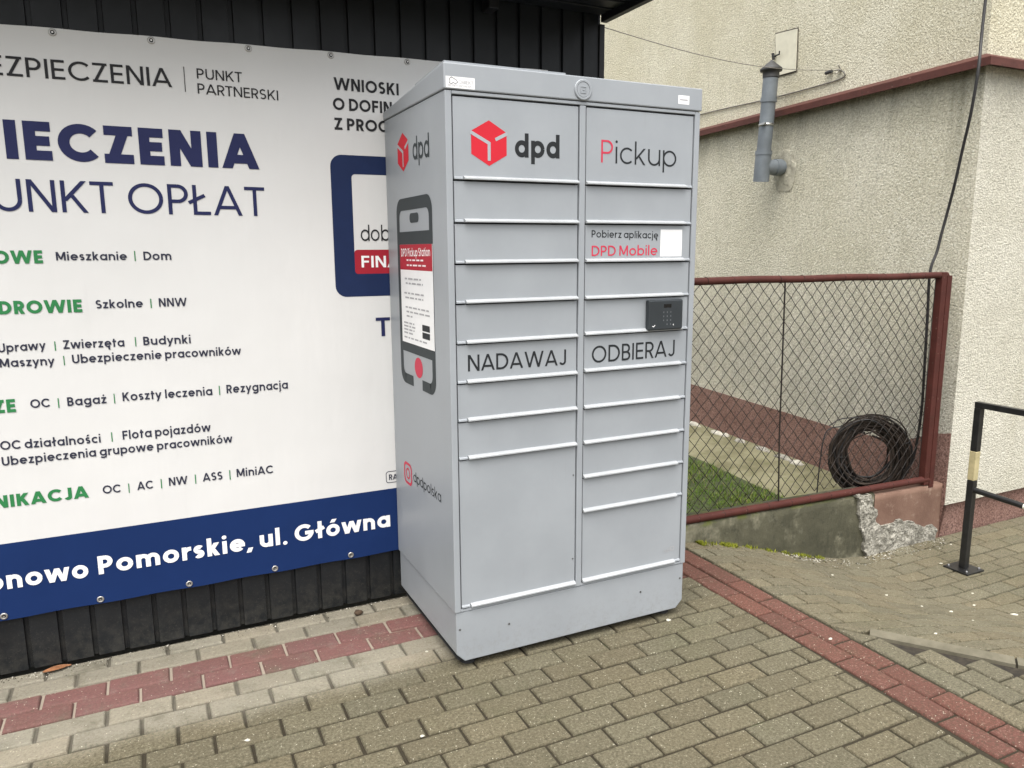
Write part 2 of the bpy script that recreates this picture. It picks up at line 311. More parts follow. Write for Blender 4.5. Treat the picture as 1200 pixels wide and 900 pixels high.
# ------------------------------------------------------------------ lettering: a monoline alphabet drawn as strokes
def strip(pts, w):
    n = len(pts); L = []; Rr = []
    for i in range(n):
        p = Vector(pts[i]); a = Vector(pts[max(i - 1, 0)]); b = Vector(pts[min(i + 1, n - 1)])
        d1 = (p - a).normalized() if i > 0 else (b - p).normalized(); d2 = (b - p).normalized() if i < n - 1 else d1
        n1 = Vector((-d1.y, d1.x)); n2 = Vector((-d2.y, d2.x)); m = (n1 + n2)
        m = m.normalized() if m.length > 1e-6 else n1
        k = min(1 / max(m.dot(n1), .2), 2.5) * w / 2
        L.append(tuple(p + m * k)); Rr.append(tuple(p - m * k))
    return [(L[i], L[i + 1], Rr[i + 1], Rr[i]) for i in range(n - 1)]
def glyph(ch, w):
    h = w / 2; X = .74; S = []
    def V(x, a, b): S.append([((x - h, a), (x + h, a), (x + h, b), (x - h, b))])
    def H(y, a, b): S.append([((a, y - h), (b, y - h), (b, y + h), (a, y + h))])
    def D(x0, y0, x1, y1):
        t = w * math.hypot(x1 - x0, y1 - y0) / abs(y1 - y0) / 2
        S.append([((x0 - t, y0), (x0 + t, y0), (x1 + t, y1), (x1 - t, y1))])
    def A(cx, cy, rx, ry, a, b, n=None):
        n = n or max(6, int(abs(b - a) / 11))
        S.append(strip([(cx + rx * math.cos(R(a + (b - a) * i / n)), cy + ry * math.sin(R(a + (b - a) * i / n))) for i in range(n + 1)], w))
    def P(pts): S.append(strip(pts, w))
    def dot(x, y): r = max(h * 1.05, .06); S.append([tuple((x + r * math.cos(k * math.pi / 5), y + r * math.sin(k * math.pi / 5)) for k in range(10))])
    def S_(W, T):
        r = (T - w) / 4; rx = W / 2 - h; top = T - h - r; lo = h + r
        pts = [(W / 2 + rx * math.cos(R(a)), top + r * math.sin(R(a))) for a in range(35, 265, 15)] + [(W / 2, T / 2)] + [(W / 2 + rx * math.cos(R(a)), lo + r * math.sin(R(a))) for a in range(80, -150, -15)]
        P(pts)
    rx = .37 - h; ry = X / 2 - h; O = (.37, X / 2)
    W = .6
    if ch == 'A': W = .84 + .5 * w; D(.55 * w, 0, W / 2, 1); D(W - .55 * w, 0, W / 2, 1); H(.27, W * .22, W * .78)
    elif ch in 'BPR':
        W = .56 + .35 * w; V(h, 0, 1); ym = .5 if ch == 'B' else .44
        r = (1 - h - ym) / 2; cx = W - h - r - (.03 if ch == 'B' else 0); H(1 - h, h, cx); H(ym, h, cx); A(cx, ym + r, r, r, -90, 90)
        if ch == 'B': r = (ym - h) / 2; cx = W - h - r; H(h, h, cx); A(cx, h + r, r, r, -90, 90)
        if ch == 'R': D(W * .52, ym, W - .5 * w, 0)
    elif ch in 'CG':
        W = .5 + (.5 - h) * .743 + h * .6 if ch == 'C' else 1.0; A(.5, .5, .5 - h, .5 - h, 42, 318 if ch == 'C' else 352)
        if ch == 'G': H(.47, .55, 1.0)
    elif ch == 'D': W = .80; V(h, 0, 1); H(h, h, W - .5); H(1 - h, h, W - .5); A(W - .5, .5, .5 - h, .5 - h, -90, 90)
    elif ch in 'EF':
        W = .52 + .2 * w; V(h, 0, 1); H(1 - h, h, W); H(.5, h, W * .94)
        if ch == 'E': H(h, h, W)
    elif ch == 'H': W = .74; V(h, 0, 1); V(W - h, 0, 1); H(.5, h, W - h)
    elif ch in 'Il': W = w; V(h, 0, 1 if ch == 'I' else 1.04)
    elif ch == '|': W = w * .55; S.append([((0, 0), (W, 0), (W, 1), (0, 1))])
    elif ch == 'J': W = .5; V(W - h, .27, 1); A(W / 2, .27, W / 2 - h, .27 - h, 360, 205)
    elif ch == 'K': W = .66 + .3 * w; V(h, 0, 1); D(h + .02, .36, W - .6 * w, 1); D(.22 + h, .55, W - .55 * w, 0)
    elif ch in 'LŁ':
        W = .52; V(h, 0, 1); H(h, h, W)
        if ch == 'Ł': P([(-.13, .40), (.36, .66)])
    elif ch == 'M': W = .86 + .4 * w; V(h, 0, 1); V(W - h, 0, 1); D(h * 1.25, 1, W / 2, .12); D(W - h * 1.25, 1, W / 2, .12)
    elif ch == 'N': W = .70 + .3 * w; V(h, 0, 1); V(W - h, 0, 1); D(h * 1.2, 1, W - h * 1.2, 0)
    elif ch == 'O': W = 1.0; A(.5, .5, .5 - h, .5 - h, 0, 360, 40)
    elif ch == 'S': W = .58; S_(W, 1)
    elif ch == 'T': W = .62 + .2 * w; H(1 - h, 0, W); V(W / 2, 0, 1 - h)
    elif ch == 'U': W = .70 + .2 * w; r = W / 2 - h; V(h, r + h, 1); V(W - h, r + h, 1); A(W / 2, r + h, r, r, 180, 360)
    elif ch == 'W': W = 1.2 + .9 * w; q = .55 * w; D(q, 1, W * .27, 0); D(W / 2, 1, W * .27, 0); D(W / 2, 1, W * .73, 0); D(W - q, 1, W * .73, 0)
    elif ch in 'Zzż':
        T = X if ch != 'Z' else 1.; W = (.60 if ch == 'Z' else .48) + .25 * w; H(T - h, .02, W); H(h, 0, W); D(w * .7, h * .5, W - w * .7, T - h * .5)
        if ch == 'ż': dot(W / 2, .95)
    elif ch in 'adgqb':
        W = .74
        A(O[0], O[1], rx, ry, 0, 360, 32)
        if ch == 'b': V(h, 0, 1.04)
        else: V(W - h, 0 if ch != 'g' else -.02, 1.04 if ch == 'd' else X)
        if ch == 'g': A(.37, -.02, rx, .27 - h, 360, 205)
    elif ch in 'oó':
        W = .74; A(O[0], O[1], rx, ry, 0, 360, 32)
        if ch == 'ó': D(.34, .84, .46, 1.04)
    elif ch in 'cć': W = .37 + rx * .71 + h * .6; A(O[0], O[1], rx, ry, 45, 315)
    elif ch in 'eę':
        W = .74; A(O[0], O[1], rx, ry, 0, 318); H(O[1], .37 - rx, .37 + rx + h)
        if ch == 'ę': P([(.52, .06), (.44, -.08), (.48, -.2), (.6, -.2)])
    elif ch in 'iIj':
        W = w; V(h, 0 if ch == 'i' else -.12, X); dot(h, .96)
        if ch == 'j': A(-.12 + h, -.12, .12, .14, 360, 270); 
    elif ch == 'k': W = .54 + .25 * w; V(h, 0, 1.04); D(h + .02, .24, W - .6 * w, X); D(.2 + h * .6, .38, W - .55 * w, 0)
    elif ch == 'ł': W = w + .18; V(h + .09, 0, 1.04); P([(-.03, .43), (w + .21, .65)])
    elif ch == 'm':
        W = 1.06; V(h, 0, X); r = (W / 2 - h) / 2 + 0; 
        for c0 in (h + r, W / 2 + r): A(c0, X - h - r, r, r, 180, 0); V(c0 + r, 0, X - h - r)
    elif ch == 'n': W = .66; r = W / 2 - h; V(h, 0, X); A(W / 2, X - h - r, r, r, 180, 0); V(W - h, 0, X - h - r)
    elif ch == 'ń': W = .66
    elif ch == 'u': W = .66; r = W / 2 - h; V(W - h, 0, X); A(W / 2, r + h, r, r, 180, 360); V(h, r + h, X)
    elif ch == 'p': W = .74; V(h, -.28, X); A(O[0], O[1], rx, ry, 0, 360, 32)
    elif ch == 'r': W = .40; V(h, 0, X); A(h + .30, X - h - .26, .30, .26, 180, 85)
    elif ch in 'sś':
        W = .46 + .2 * w; S_(W, X)
        if ch == 'ś': D(W * .45, .84, W * .7, 1.04)
    elif ch == 't': W = .36 + .2 * w; V(W * .42, 0, .95); H(X - h, 0, W)
    elif ch == 'w': W = .98 + .7 * w; q = .55 * w; D(q, X, W * .27, 0); D(W / 2, X, W * .27, 0); D(W / 2, X, W * .73, 0); D(W - q, X, W * .73, 0)
    elif ch == 'y': W = .64 + .35 * w; q = .55 * w; D(q, X, W * .5, 0); D(W - q, X, W * .30, -.28)
    elif ch == ',': W = w; D(h * 1.3, .12, h * .3, -.16)
    elif ch == '.': W = w * 1.1; dot(W / 2, .06)
    elif ch == ' ': W = .27
    return S, W
def layout(s, w):
    x = 0; out = []
    gap = .12 + .02
    for i, ch in enumerate(s):
        st, W = glyph(ch, w)
        if i:
            p = s[i - 1]; g = gap
            if p in 'AVWTyw,' or ch in 'AVWTyw': g -= .05
            if p in 'OCDGoecdbpa' and ch in 'OCGoecdqa': g -= .035
            if ' ' in (p, ch): g = .06
            x += g
        out.append((ch, x, st)); x += W
    return out, x
def lettering(mb, text, put, x0, z0, x1, z1, cap, w, m, prefix='', suffix='', mats=None):
    """put(u, v, k) -> world point; the string fills x0..x1 with its baseline running z0..z1"""
    _, W = layout(text, w); sx = (x1 - x0) / W; full, Wf = layout(prefix + text + suffix, w)
    dx = full[len(prefix)][1]
    sl = (z1 - z0) / (x1 - x0)
    for i, (ch, ox, st) in enumerate(full):
        mm = (mats or {}).get(i, m)
        for k, polys in enumerate(st):
            for pl in polys:
                vs = []
                for (px, py) in pl:
                    u = x0 + (ox - dx + px) * sx; vs.append(put(u, z0 + (u - x0) * sl + py * cap, k))
                mb.add(vs, [list(range(len(vs)))], mm)
def rr(x0, z0, x1, z1, r, n=6):
    out = []
    for cx, cz, a0 in ((x1 - r, z1 - r, 0), (x0 + r, z1 - r, 90), (x0 + r, z0 + r, 180), (x1 - r, z0 + r, 270)):
        for i in range(n + 1): a = R(a0 + 90 * i / n); out.append((cx + r * math.cos(a), cz + r * math.sin(a)))
    return out
def ngon(mb, loop, put, k, m): mb.add([put(x, z, k) for x, z in loop], [list(range(len(loop)))], m)
def ring2(mb, outer, inner, put, k, m):
    n = len(outer); mb.add([put(x, z, k) for x, z in outer + inner], [[i, (i + 1) % n, n + (i + 1) % n, n + i] for i in range(n)], m)

# ================================================================== THE GROUND
def ramp_t(x, y):
    return min(x - 1.495, (x - 1.55) * .797 + (y + .45) * .604)
def ramp_z(x, y):
    t = max(0., min(1., ramp_t(x, y) / 1.35)); return -.335 * (.5 * t + .5 * t * t * (3 - 2 * t))
ANG = -.0079
def rot(x, y): return (x * math.cos(ANG) - y * math.sin(ANG), x * math.sin(ANG) + y * math.cos(ANG))
def clip(poly, n, d):
    """keep the side where n.p >= d"""
    out = []
    for i in range(len(poly)):
        p, q = poly[i], poly[(i + 1) % len(poly)]; a = p[0] * n[0] + p[1] * n[1] - d; c = q[0] * n[0] + q[1] * n[1] - d
        if a >= 0: out.append(p)
        if a * c < 0: t_ = a / (a - c); out.append((p[0] + (q[0] - p[0]) * t_, p[1] + (q[1] - p[1]) * t_))
    return out
def area(p): return sum(p[i][0] * p[(i + 1) % len(p)][1] - p[(i + 1) % len(p)][0] * p[i][1] for i in range(len(p))) / 2
def inset(poly, g):
    n = len(poly); out = []
    for i in range(n):
        p0_, p_, p1_ = Vector(poly[i - 1]), Vector(poly[i]), Vector(poly[(i + 1) % n])
        d1 = (p_ - p0_).normalized(); d2 = (p1_ - p_).normalized(); n1 = Vector((-d1.y, d1.x)); n2 = Vector((-d2.y, d2.x)); m = n1 + n2
        m = m / max(m.dot(n1), .35); out.append(tuple(p_ + m * g))
    return out
def brick(mb, x0, y0, x1, y1, col, zf, bev=.006, turn=True, jit=.0018, cut=None, gap=.0047):
    J = lambda: random.uniform(-.0014, .0014)
    poly = [(x0 + J(), y0 + J()), (x1 + J(), y0 + J()), (x1 + J(), y1 + J()), (x0 + J(), y1 + J())]
    if cut: poly = clip(poly, *cut)
    if len(poly) < 3 or area(poly) < .0016: return
    cl = [poly[0]]
    for p in poly[1:]:
        if math.hypot(p[0] - cl[-1][0], p[1] - cl[-1][1]) > .004: cl.append(p)
    if math.hypot(cl[0][0] - cl[-1][0], cl[0][1] - cl[-1][1]) < .004: cl.pop()
    poly = cl; n = len(poly)
    if n < 3: return
    dz = random.uniform(-jit, jit); v = .90 + .20 * random.random(); hue = random.uniform(-.032, .032)
    c = (col[0] * v * (1 + hue), col[1] * v, col[2] * v * (1 - hue))
    g = gap + random.uniform(-.0008, .0008)
    tx, ty = random.uniform(-.006, .006), random.uniform(-.006, .006)
    xc, yc = sum(p[0] for p in poly) / n, sum(p[1] for p in poly) / n
    vs = []
    for ins, z in ((0, -.035), (0, -.007), (bev * .45, -.0022), (bev, 0)):
        for (x, y) in inset(poly, g + ins):
            p = rot(x, y) if turn else (x, y)
            vs.append((p[0], p[1], zf(*p) + z + dz + (x - xc) * tx + (y - yc) * ty))
    fs = [[r * n + i, r * n + (i + 1) % n, r * n + n + (i + 1) % n, r * n + n + i] for r in range(3) for i in range(n)] + [[3 * n + i for i in range(n)]]
    mb.add(vs, fs, MAT['paver'], False, c)
GREY = (.113, .099, .063); RED = (.114, .044, .033)
PX, PY = .203, .1006
flat = lambda x, y: 0.
mb = MB()
y_top = -.0059 + PY * 7
for r in range(-6, 38):
    ya = y_top - (r + 1) * PY; yb = ya + PY
    x = .1875 + (.1015 if r % 2 else 0) + (.102 if False else 0)
    # row index in the calibration: r = 7 is the first visible full row before the locker
    i = r - 7; x = .1875 - .0989 * i; x -= math.floor((x + 4) / PX) * PX
    red = r in (2, 3)
    if ya > .66: continue
    while x < 1.285:
        a, b = x, min(x + PX, 1.283 + .0079 * ya)
        if r in (2, 3): b = min(x + PX, 1.283)
        if b - a > .03: brick(mb, a, ya, b, min(yb, .678), (.068, .0225, .018) if red else GREY, flat)
        x += PX
# the red band that runs along Y, two bricks wide, and meets the band along the wall
for k in range(2):
    xa = 1.283 + .1025 * k; y = .66 + (.1 if k else 0)
    while y > -4.2:
        brick(mb, xa, max(y - .2035, -5), xa + .1025, min(y, .66), RED, flat, turn=False); y -= .2035
# grey bricks beyond the band, up to the diagonal edge
for k in range(14):
    xa = 1.493 + .1015 * k; y = -.30 + (.1 if k % 2 else 0)
    while y > -4.2:
        xb, ya = xa + .1015, y - .2035
        yb = min(y, -.45 - (xb - 1.55) * .797 / .604 - .005)      # square cut ends leave small triangles along the kerb
        if k == 0 and y > -.9: brick(mb, xa, ya, xb, y, (.125, .110, .072), flat, turn=False, cut=((-.797, -.604), -(.797 * 1.55 - .604 * .45 + .006)))
        elif yb - ya > .045: brick(mb, xa, ya, xb, yb, (.125, .110, .072), flat, turn=False)
        y -= .2035
pv = struct(mb.build('pavement', None, tint=True))
# ramp paving that sinks towards the far building
mb = MB()
for r in range(0, 44):
    ya = .655 - (r + 1) * .0995
    if ya > .60 or ya < -3.2: continue
    x = 1.497 + (.1 if r % 2 else 0) - .2
    while x < 6.5:
        a = max(x, 1.497); b = x + .2; xm, ym = (a + b) / 2, ya + .05
        off = .092 if ya < -.45 else .012
        if b - a > .03: brick(mb, a, ya, b, ya + .0995, (.150, .132, .086), ramp_z, bev=.004, turn=False, jit=.0015, gap=.0043, cut=((.797, .604), .797 * 1.55 - .604 * .45 + off))
        x += .2
struct(mb.build('ramp_paving', None, tint=True))
# bedding under both
mb = MB()
mb.add([(-6, -5, -.0095), (1.495, -5, -.0095), (1.495, .70, -.0095), (-6, .70, -.0095)], [[0, 1, 2, 3]], MAT['joint'])
N = 60; vs = []; fs = []
for j in range(N + 1):
    for i in range(N + 1):
        x = 1.495 + 5.5 * i / N; y = -5 + 5.66 * j / N; vs.append((x, y, ramp_z(x, y) - (.0095 if ramp_t(x, y) > .12 else .026)))
for j in range(N):
    for i in range(N): a = j * (N + 1) + i; fs.append([a, a + 1, a + N + 2, a + N + 1])
mb.add(vs, fs, MAT['joint'])
struct(mb.build('paving_bed', None, recalc=False))
mb = MB(); mb.add([(-300, -300, -.75), (300, -300, -.75), (300, 300, -.75), (-300, 300, -.75)], [[0, 1, 2, 3]], MAT['far_ground'])
# street paving further off, behind the camera
mb.add([(-9, -30, -.06), (30, -30, -.36), (30, -5, -.36), (-9, -5, -.06)], [[0, 1, 2, 3]], MAT['far_ground'])
struct(mb.build('ground', None, recalc=False))
# kerb strip along the diagonal edge
mb = MB()
d = Vector((.604, -.797, 0)); nrm = Vector((.797, .604, 0)); p0 = Vector((1.55, -.45, 0))
s = .03
while s < 3.2:
    e = s + .5
    A0, A1 = p0 + d * (s + .004) + nrm * .018, p0 + d * (e - .004) + nrm * .018
    B0, B1 = p0 + d * (s + .004) + nrm * .070, p0 + d * (e - .004) + nrm * .070
    top = [(A0.x, A0.y, -.010), (A1.x, A1.y, -.010), (B1.x, B1.y, -.004), (B0.x, B0.y, -.004)]
    bot = [(p[0], p[1], -.06) for p in top]
    mb.add(top + bot, [[0, 1, 2, 3], [0, 4, 5, 1], [1, 5, 6, 2], [2, 6, 7, 3], [3, 7, 4, 0]], MAT['kerb']); s = e
struct(mb.build('kerb', None))
mb = MB()   # dark soil showing in the gaps by the kerb
A0, A1 = p0 + d * .08 - nrm * .16, p0 + d * 3.3 - nrm * .02
mb.add([(A0.x + .0, A0.y, -.0235), (A1.x, A1.y, -.0235), (A1.x + .27 * .797, A1.y + .27 * .604, -.0245), (A0.x + .27 * .797, A0.y + .27 * .604, -.0245)], [[0, 1, 2, 3]], MAT['soil'])
struct(mb.build('soil', None, recalc=False))

# ================================================================== DARK SHED WITH EAVES
YS = .690
shed = thing('shed', (-1.5, 1.6, 0), 'dark anthracite shed clad in ribbed sheet metal with overhanging eaves, behind the banner', 'shed')
mb = MB(); prof = []; x = -5.0; pitch = .1052; x = -1.492 - pitch * 34
while x < 1.0:
    for dx, dy in ((0, 0), (.0865, 0), (.0885, .014), (.1030, .014)):
        if x + dx < 1.004: prof.append((x + dx, YS + dy))
    x += pitch
prof.append((1.004, YS + .004))
vs = [(a, b, .012) for a, b in prof] + [(a, b, 2.56) for a, b in prof]; n = len(prof)
mb.add(vs, [[i, i + 1, n + i + 1, n + i] for i in range(n - 1)], MAT['shed'])
mb.build('ribbed_wall', shed)
mb = MB(); mb.box(1.006, YS - .004, .01, 1.033, YS + .03, 2.50, MAT['shed_trim'], .002); mb.build('corner_trim', shed)
mb = MB()
mb.box(1.000, YS + .031, .01, 1.030, 4.2, 2.56, MAT['shed']); mb.box(-5.1, 4.2, .01, 1.03, 4.24, 2.56, MAT['shed']); mb.box(-5.1, YS + .031, .01, -5.06, 4.2, 2.56, MAT['shed'])
mb.build('side_wall', shed)
roof = MB(); roof.box(-5.2, .28, 2.56, 1.045, 4.4, 2.66, MAT['shed_trim'])
rf = roof.build('roof', shed)
mb = MB(); mb.box(1.008, .265, 2.505, 1.040, YS - .006, 2.558, MAT['shed_trim'], .003); mb.box(-5.2, .25, 2.49, 1.040, .263, 2.65, MAT['shed_trim'], .002)
mb.build('fascia', rf)
mb = MB(); y = .27
while y < YS - .03:
    mb.box(-5.15, y, 2.530, 1.005, y + .083, 2.557, MAT['shed'], .004); y += .105
mb.build('soffit', rf)
mb = MB(); mb.box(.43, .600, 2.475, .475, .678, 2.528, MAT['shed_trim'], .004); mb.build('bracket', rf)

# ================================================================== BANNER
def ban_y(x, z):
    top = max(0., 1 - abs(z - 2.20) / .22); bot = max(0., 1 - abs(z - .27) / .16)
    w = .0022 * math.sin(x * 9 + z * 3.1) * (.25 + top * .35) + .0018 * math.sin(x * 17 + 1.3 - z * 6) * (.4 * top + .3 * bot) + .0012 * math.sin(x * 4.1 + z * 5.7)
    return .6765 + w + .0008 * top * math.sin((x + .06) * 20.6)
banner = thing('banner', (-.6, .68, .22), 'large white vinyl insurance banner with navy bottom band, pinned on the dark ribbed wall', 'banner')
X0, X1, ZB, ZT = -2.35, .74, .222, 2.262
def ztop(x): return 2.245 + (x + 1.1) * .018 + .0012 * math.sin(x * 20.6)
mb = MB(); NX, NZ = 240, 72; vs = []
zs = [ZB + (.505 - ZB) * j / 12 for j in range(12)] + [.505 + (1.) * j / (NZ - 12) for j in range(NZ - 11)]
for j, z in enumerate(zs):
    for i in range(NX + 1):
        x = X0 + (X1 - X0) * i / NX
        zz = z if j <= 12 else .505 + (ztop(x) - .505) * (j - 12) / (NZ - 12)
        if j < 12: zz += (.0016 * math.sin(x * 20.4 + 2) * (1 - j / 12))
        vs.append((x, ban_y(x, zz), zz))
fa = [[j * (NX + 1) + i, j * (NX + 1) + i + 1, (j + 1) * (NX + 1) + i + 1, (j + 1) * (NX + 1) + i] for j in range(NZ) for i in range(NX)]
nb = 12 * NX
mb.add(vs, fa[:nb], MAT['banner_blue'], True); o = len(mb.f)
k = mb.mid(MAT['banner'])
for f in fa[nb:]: mb.f.append(tuple(f)); mb.mi.append(k); mb.sm.append(True)
sheet = mb.build('sheet', banner, recalc=False)
bput = lambda u, v, k: (u, ban_y(u, v) - .0018 - k * .00016, v)
COL = {'black': MAT['p_black'], 'ink': MAT['p_ink'], 'navy': MAT['p_navy'], 'green': MAT['p_green'], 'white': MAT['p_white']}
mb = MB()
for (s, pre, suf, w, c, x0, z0, x1, z1, cap) in [
('ZPIECZENIA','UBE','',0.130,'black',-1.2621,2.0836,-0.7669,2.0870,0.0618),
('PUNKT','','',0.128,'black',-0.6831,2.1236,-0.5294,2.1233,0.0349),
('PARTNERSKI','','',0.128,'black',-0.6839,2.0728,-0.4044,2.0692,0.0351),
('IECZENIA','UBEZP','',0.250,'navy',-1.2887,1.8207,-0.4864,1.8169,0.1249),
('NKT OPŁAT','PU','',0.115,'navy',-1.2428,1.6507,-0.4750,1.6456,0.1062),
('WE','O','',0.240,'green',-1.3112,1.4785,-1.2180,1.4787,0.0438),
('Mieszkanie','','',0.178,'ink',-1.1784,1.4877,-0.9601,1.4865,0.0289),
('|','','',0.178,'green',-0.9358,1.4826,-0.9325,1.4825,0.0360),
('Dom','','',0.178,'ink',-0.9066,1.4859,-0.8153,1.4857,0.0302),
('ROWIE','ZD','',0.240,'green',-1.3184,1.3094,-1.1156,1.3079,0.0447),
('Szkolne','','',0.178,'ink',-1.0723,1.3185,-0.9223,1.3177,0.0300),
('|','','',0.178,'green',-0.8974,1.3137,-0.8938,1.3136,0.0339),
('NNW','','',0.178,'ink',-0.8694,1.3176,-0.7751,1.3166,0.0309),
('prawy','U','',0.178,'ink',-1.3535,1.1815,-1.2378,1.1837,0.0300),
('|','','',0.178,'green',-1.2115,1.1770,-1.2082,1.1768,0.0328),
('Zwierzęta','','',0.178,'ink',-1.1852,1.1814,-0.9940,1.1790,0.0308),
('|','','',0.178,'green',-0.9586,1.1769,-0.9553,1.1767,0.0341),
('Budynki','','',0.178,'ink',-0.9318,1.1797,-0.7723,1.1779,0.0311),
('Maszyny','','',0.178,'ink',-1.3784,1.1297,-1.2162,1.1274,0.0300),
('|','','',0.178,'green',-1.1892,1.1243,-1.1861,1.1241,0.0331),
('Ubezpieczenie pracowników','','',0.178,'ink',-1.1627,1.1285,-0.5969,1.1246,0.0311),
('E','ZZ','',0.240,'green',-1.3734,0.9723,-1.3474,0.9722,0.0460),
('OC','','',0.178,'ink',-1.3033,0.9809,-1.2451,0.9803,0.0309),
('|','','',0.178,'green',-1.2202,0.9742,-1.2168,0.9739,0.0350),
('Bagaż','','',0.178,'ink',-1.1915,0.9782,-1.0688,0.9771,0.0315),
('|','','',0.178,'green',-1.0444,0.9738,-1.0411,0.9735,0.0360),
('Koszty leczenia','','',0.178,'ink',-1.0162,0.9795,-0.7107,0.9754,0.0323),
('|','','',0.178,'green',-0.6863,0.9732,-0.6827,0.9729,0.0363),
('Rezygnacja','','',0.178,'ink',-0.6592,0.9775,-0.4300,0.9776,0.0331),
('OC działalności','','',0.178,'ink',-1.4059,0.8429,-1.0996,0.8343,0.0315),
('|','','',0.178,'green',-1.0646,0.8338,-1.0613,0.8334,0.0348),
('Flota pojazdów','','',0.178,'ink',-1.0281,0.8370,-0.7255,0.8357,0.0328),
('Ubezpieczenia grupowe pracowników','','',0.178,'ink',-1.4067,0.7865,-0.6502,0.7832,0.0317),
('IKACJA','KOMUN','',0.240,'green',-1.3965,0.6365,-1.1548,0.6361,0.0449),
('OC','','',0.178,'ink',-1.1094,0.6420,-1.0508,0.6403,0.0308),
('|','','',0.178,'green',-1.0252,0.6342,-1.0219,0.6337,0.0358),
('AC','','',0.178,'ink',-0.9962,0.6399,-0.9424,0.6391,0.0314),
('|','','',0.178,'green',-0.9152,0.6352,-0.9117,0.6347,0.0364),
('NW','','',0.178,'ink',-0.8874,0.6406,-0.8219,0.6398,0.0319),
('|','','',0.178,'green',-0.7955,0.6357,-0.7919,0.6352,0.0370),
('ASS','','',0.178,'ink',-0.7685,0.6408,-0.6964,0.6397,0.0324),
('|','','',0.178,'green',-0.6706,0.6354,-0.6668,0.6349,0.0377),
('MiniAC','','',0.178,'ink',-0.6436,0.6414,-0.5059,0.6396,0.0330),
('Pomorskie, ul. Główna','','',0.220,'white',-1.1495,0.3361,-0.0322,0.3359,0.0708),
('nowo','o','',0.220,'white',-1.4369,0.3372,-1.1824,0.3322,0.0694),
('WNIOSKI','','',0.200,'black',-0.1954,2.1246,0.0648,2.1229,0.0453),
('O DOFI','','NANSOWANIE',0.200,'black',-0.2012,2.0503,-0.0061,2.0508,0.0450),
('Z PRO','','GRAMU',0.200,'black',-0.1990,1.9772,-0.0296,1.9780,0.0444),
('do','','b',0.110,'black',-0.1122,1.5524,-0.0348,1.5530,0.0621),
('FIN','','ANSE',0.170,'white',-0.1130,1.4477,-0.0114,1.4468,0.0462),
('T','','WOJ',0.170,'navy',-0.0636,1.1649,-0.0031,1.1648,0.0774),
('RA','','',0.178,'ink',-0.0306,0.5449,0.0073,0.5435,0.0245),
]:
    lettering(mb, s, bput, x0, z0, x1, z1, cap, w, COL[c], pre, suf)
mb.add([bput(-.7262, 2.160, 0), bput(-.7236, 2.160, 0), bput(-.7236, 2.075, 0), bput(-.7262, 2.075, 0)], [[0, 1, 2, 3]], MAT['p_black'])
mb.build('lettering', banner, recalc=False)
mb = MB()
fx0, fz0, fx1, fz1 = -.222, 1.331, .62, 1.884
bp0 = lambda u, v, k: (u, ban_y(u, v) - .0008 - k * .0002, v)
ring2(mb, rr(fx0, fz0, fx1, fz1, .045, 8), rr(-.140, 1.422, .54, 1.812, .014, 8), bp0, 0, MAT['p_frame'])
mb.build('printed_frame', banner, recalc=False); mb = MB()
ngon(mb, rr(-.140, 1.422, .54, 1.518, .012, 4), bp0, 1, MAT['p_red']); mb.build('red_label', banner, recalc=False); mb = MB()
ring2(mb, rr(-.044, .531, .10, .583, .012), rr(-.041, .534, .097, .580, .010), bp0, 0, MAT['p_ink'])
mb.build('pill_outline', banner, recalc=False)
def grommet(x, z):
    m = MB(); y = ban_y(x, z) - .001; n = 18; vs = []
    for (r, dy) in ((.0125, 0), (.0115, -.0022), (.0085, -.003), (.0062, -.001)):
        for k in range(n): a = 2 * math.pi * k / n; vs.append((x + r * math.cos(a), y + dy, z + r * math.sin(a)))
    m.add(vs, [[q * n + k, q * n + (k + 1) % n, (q + 1) * n + (k + 1) % n, (q + 1) * n + k] for q in range(3) for k in range(n)], MAT['grommet'], True)
    m.add([(x + .0062 * math.cos(2 * math.pi * k / n), y - .0012, z + .0062 * math.sin(2 * math.pi * k / n)) for k in range(n)], [list(range(n))], MAT['hole'])
    m.add([(x + .0035 * math.cos(2 * math.pi * k / 8), y - .0045, z + .0035 * math.sin(2 * math.pi * k / 8)) for k in range(8)], [list(range(8))], MAT['grommet'])
    return m
for x in (-1.43, -1.12, -.823, -.501, -.201, .105): grommet(x, ztop(x) - .014 + .026 * 0).build('grommet', banner)
for x in (-1.458, -1.153, -.846, -.522, -.209): grommet(x, .238).build('grommet', banner)

# ================================================================== PARCEL LOCKER
W, D, HB, HF = 1.027, .673, 2.020, 2.1035
PL = MAT['locker']
lk = thing('parcel_locker', (.51, .33, 0), 'tall light grey metal parcel locker with two columns of doors, before the banner', 'parcel locker')
mb = MB()
b = .003
mb.box(0, 0, .225, .0235, D, HB, PL, b); mb.box(W - .0235, 0, .225, W, D, HB, PL, b)                 # sides with front stiles
mb.box(.5025, 0, .225, .5265, .05, 2.008, PL, b); mb.box(.024, 0, 2.009, W - .024, .05, HB, PL, .002)   # mullion, top rail
mb.box(.024, .001, .226, W - .024, .06, .2345, PL, .001)
mb.box(.024, D - .02, .226, W - .024, D, HB, PL, .002)
mb.box(.024, .03, .236, W - .024, .045, 2.008, MAT['gap'])
mb.build('cabinet', lk)
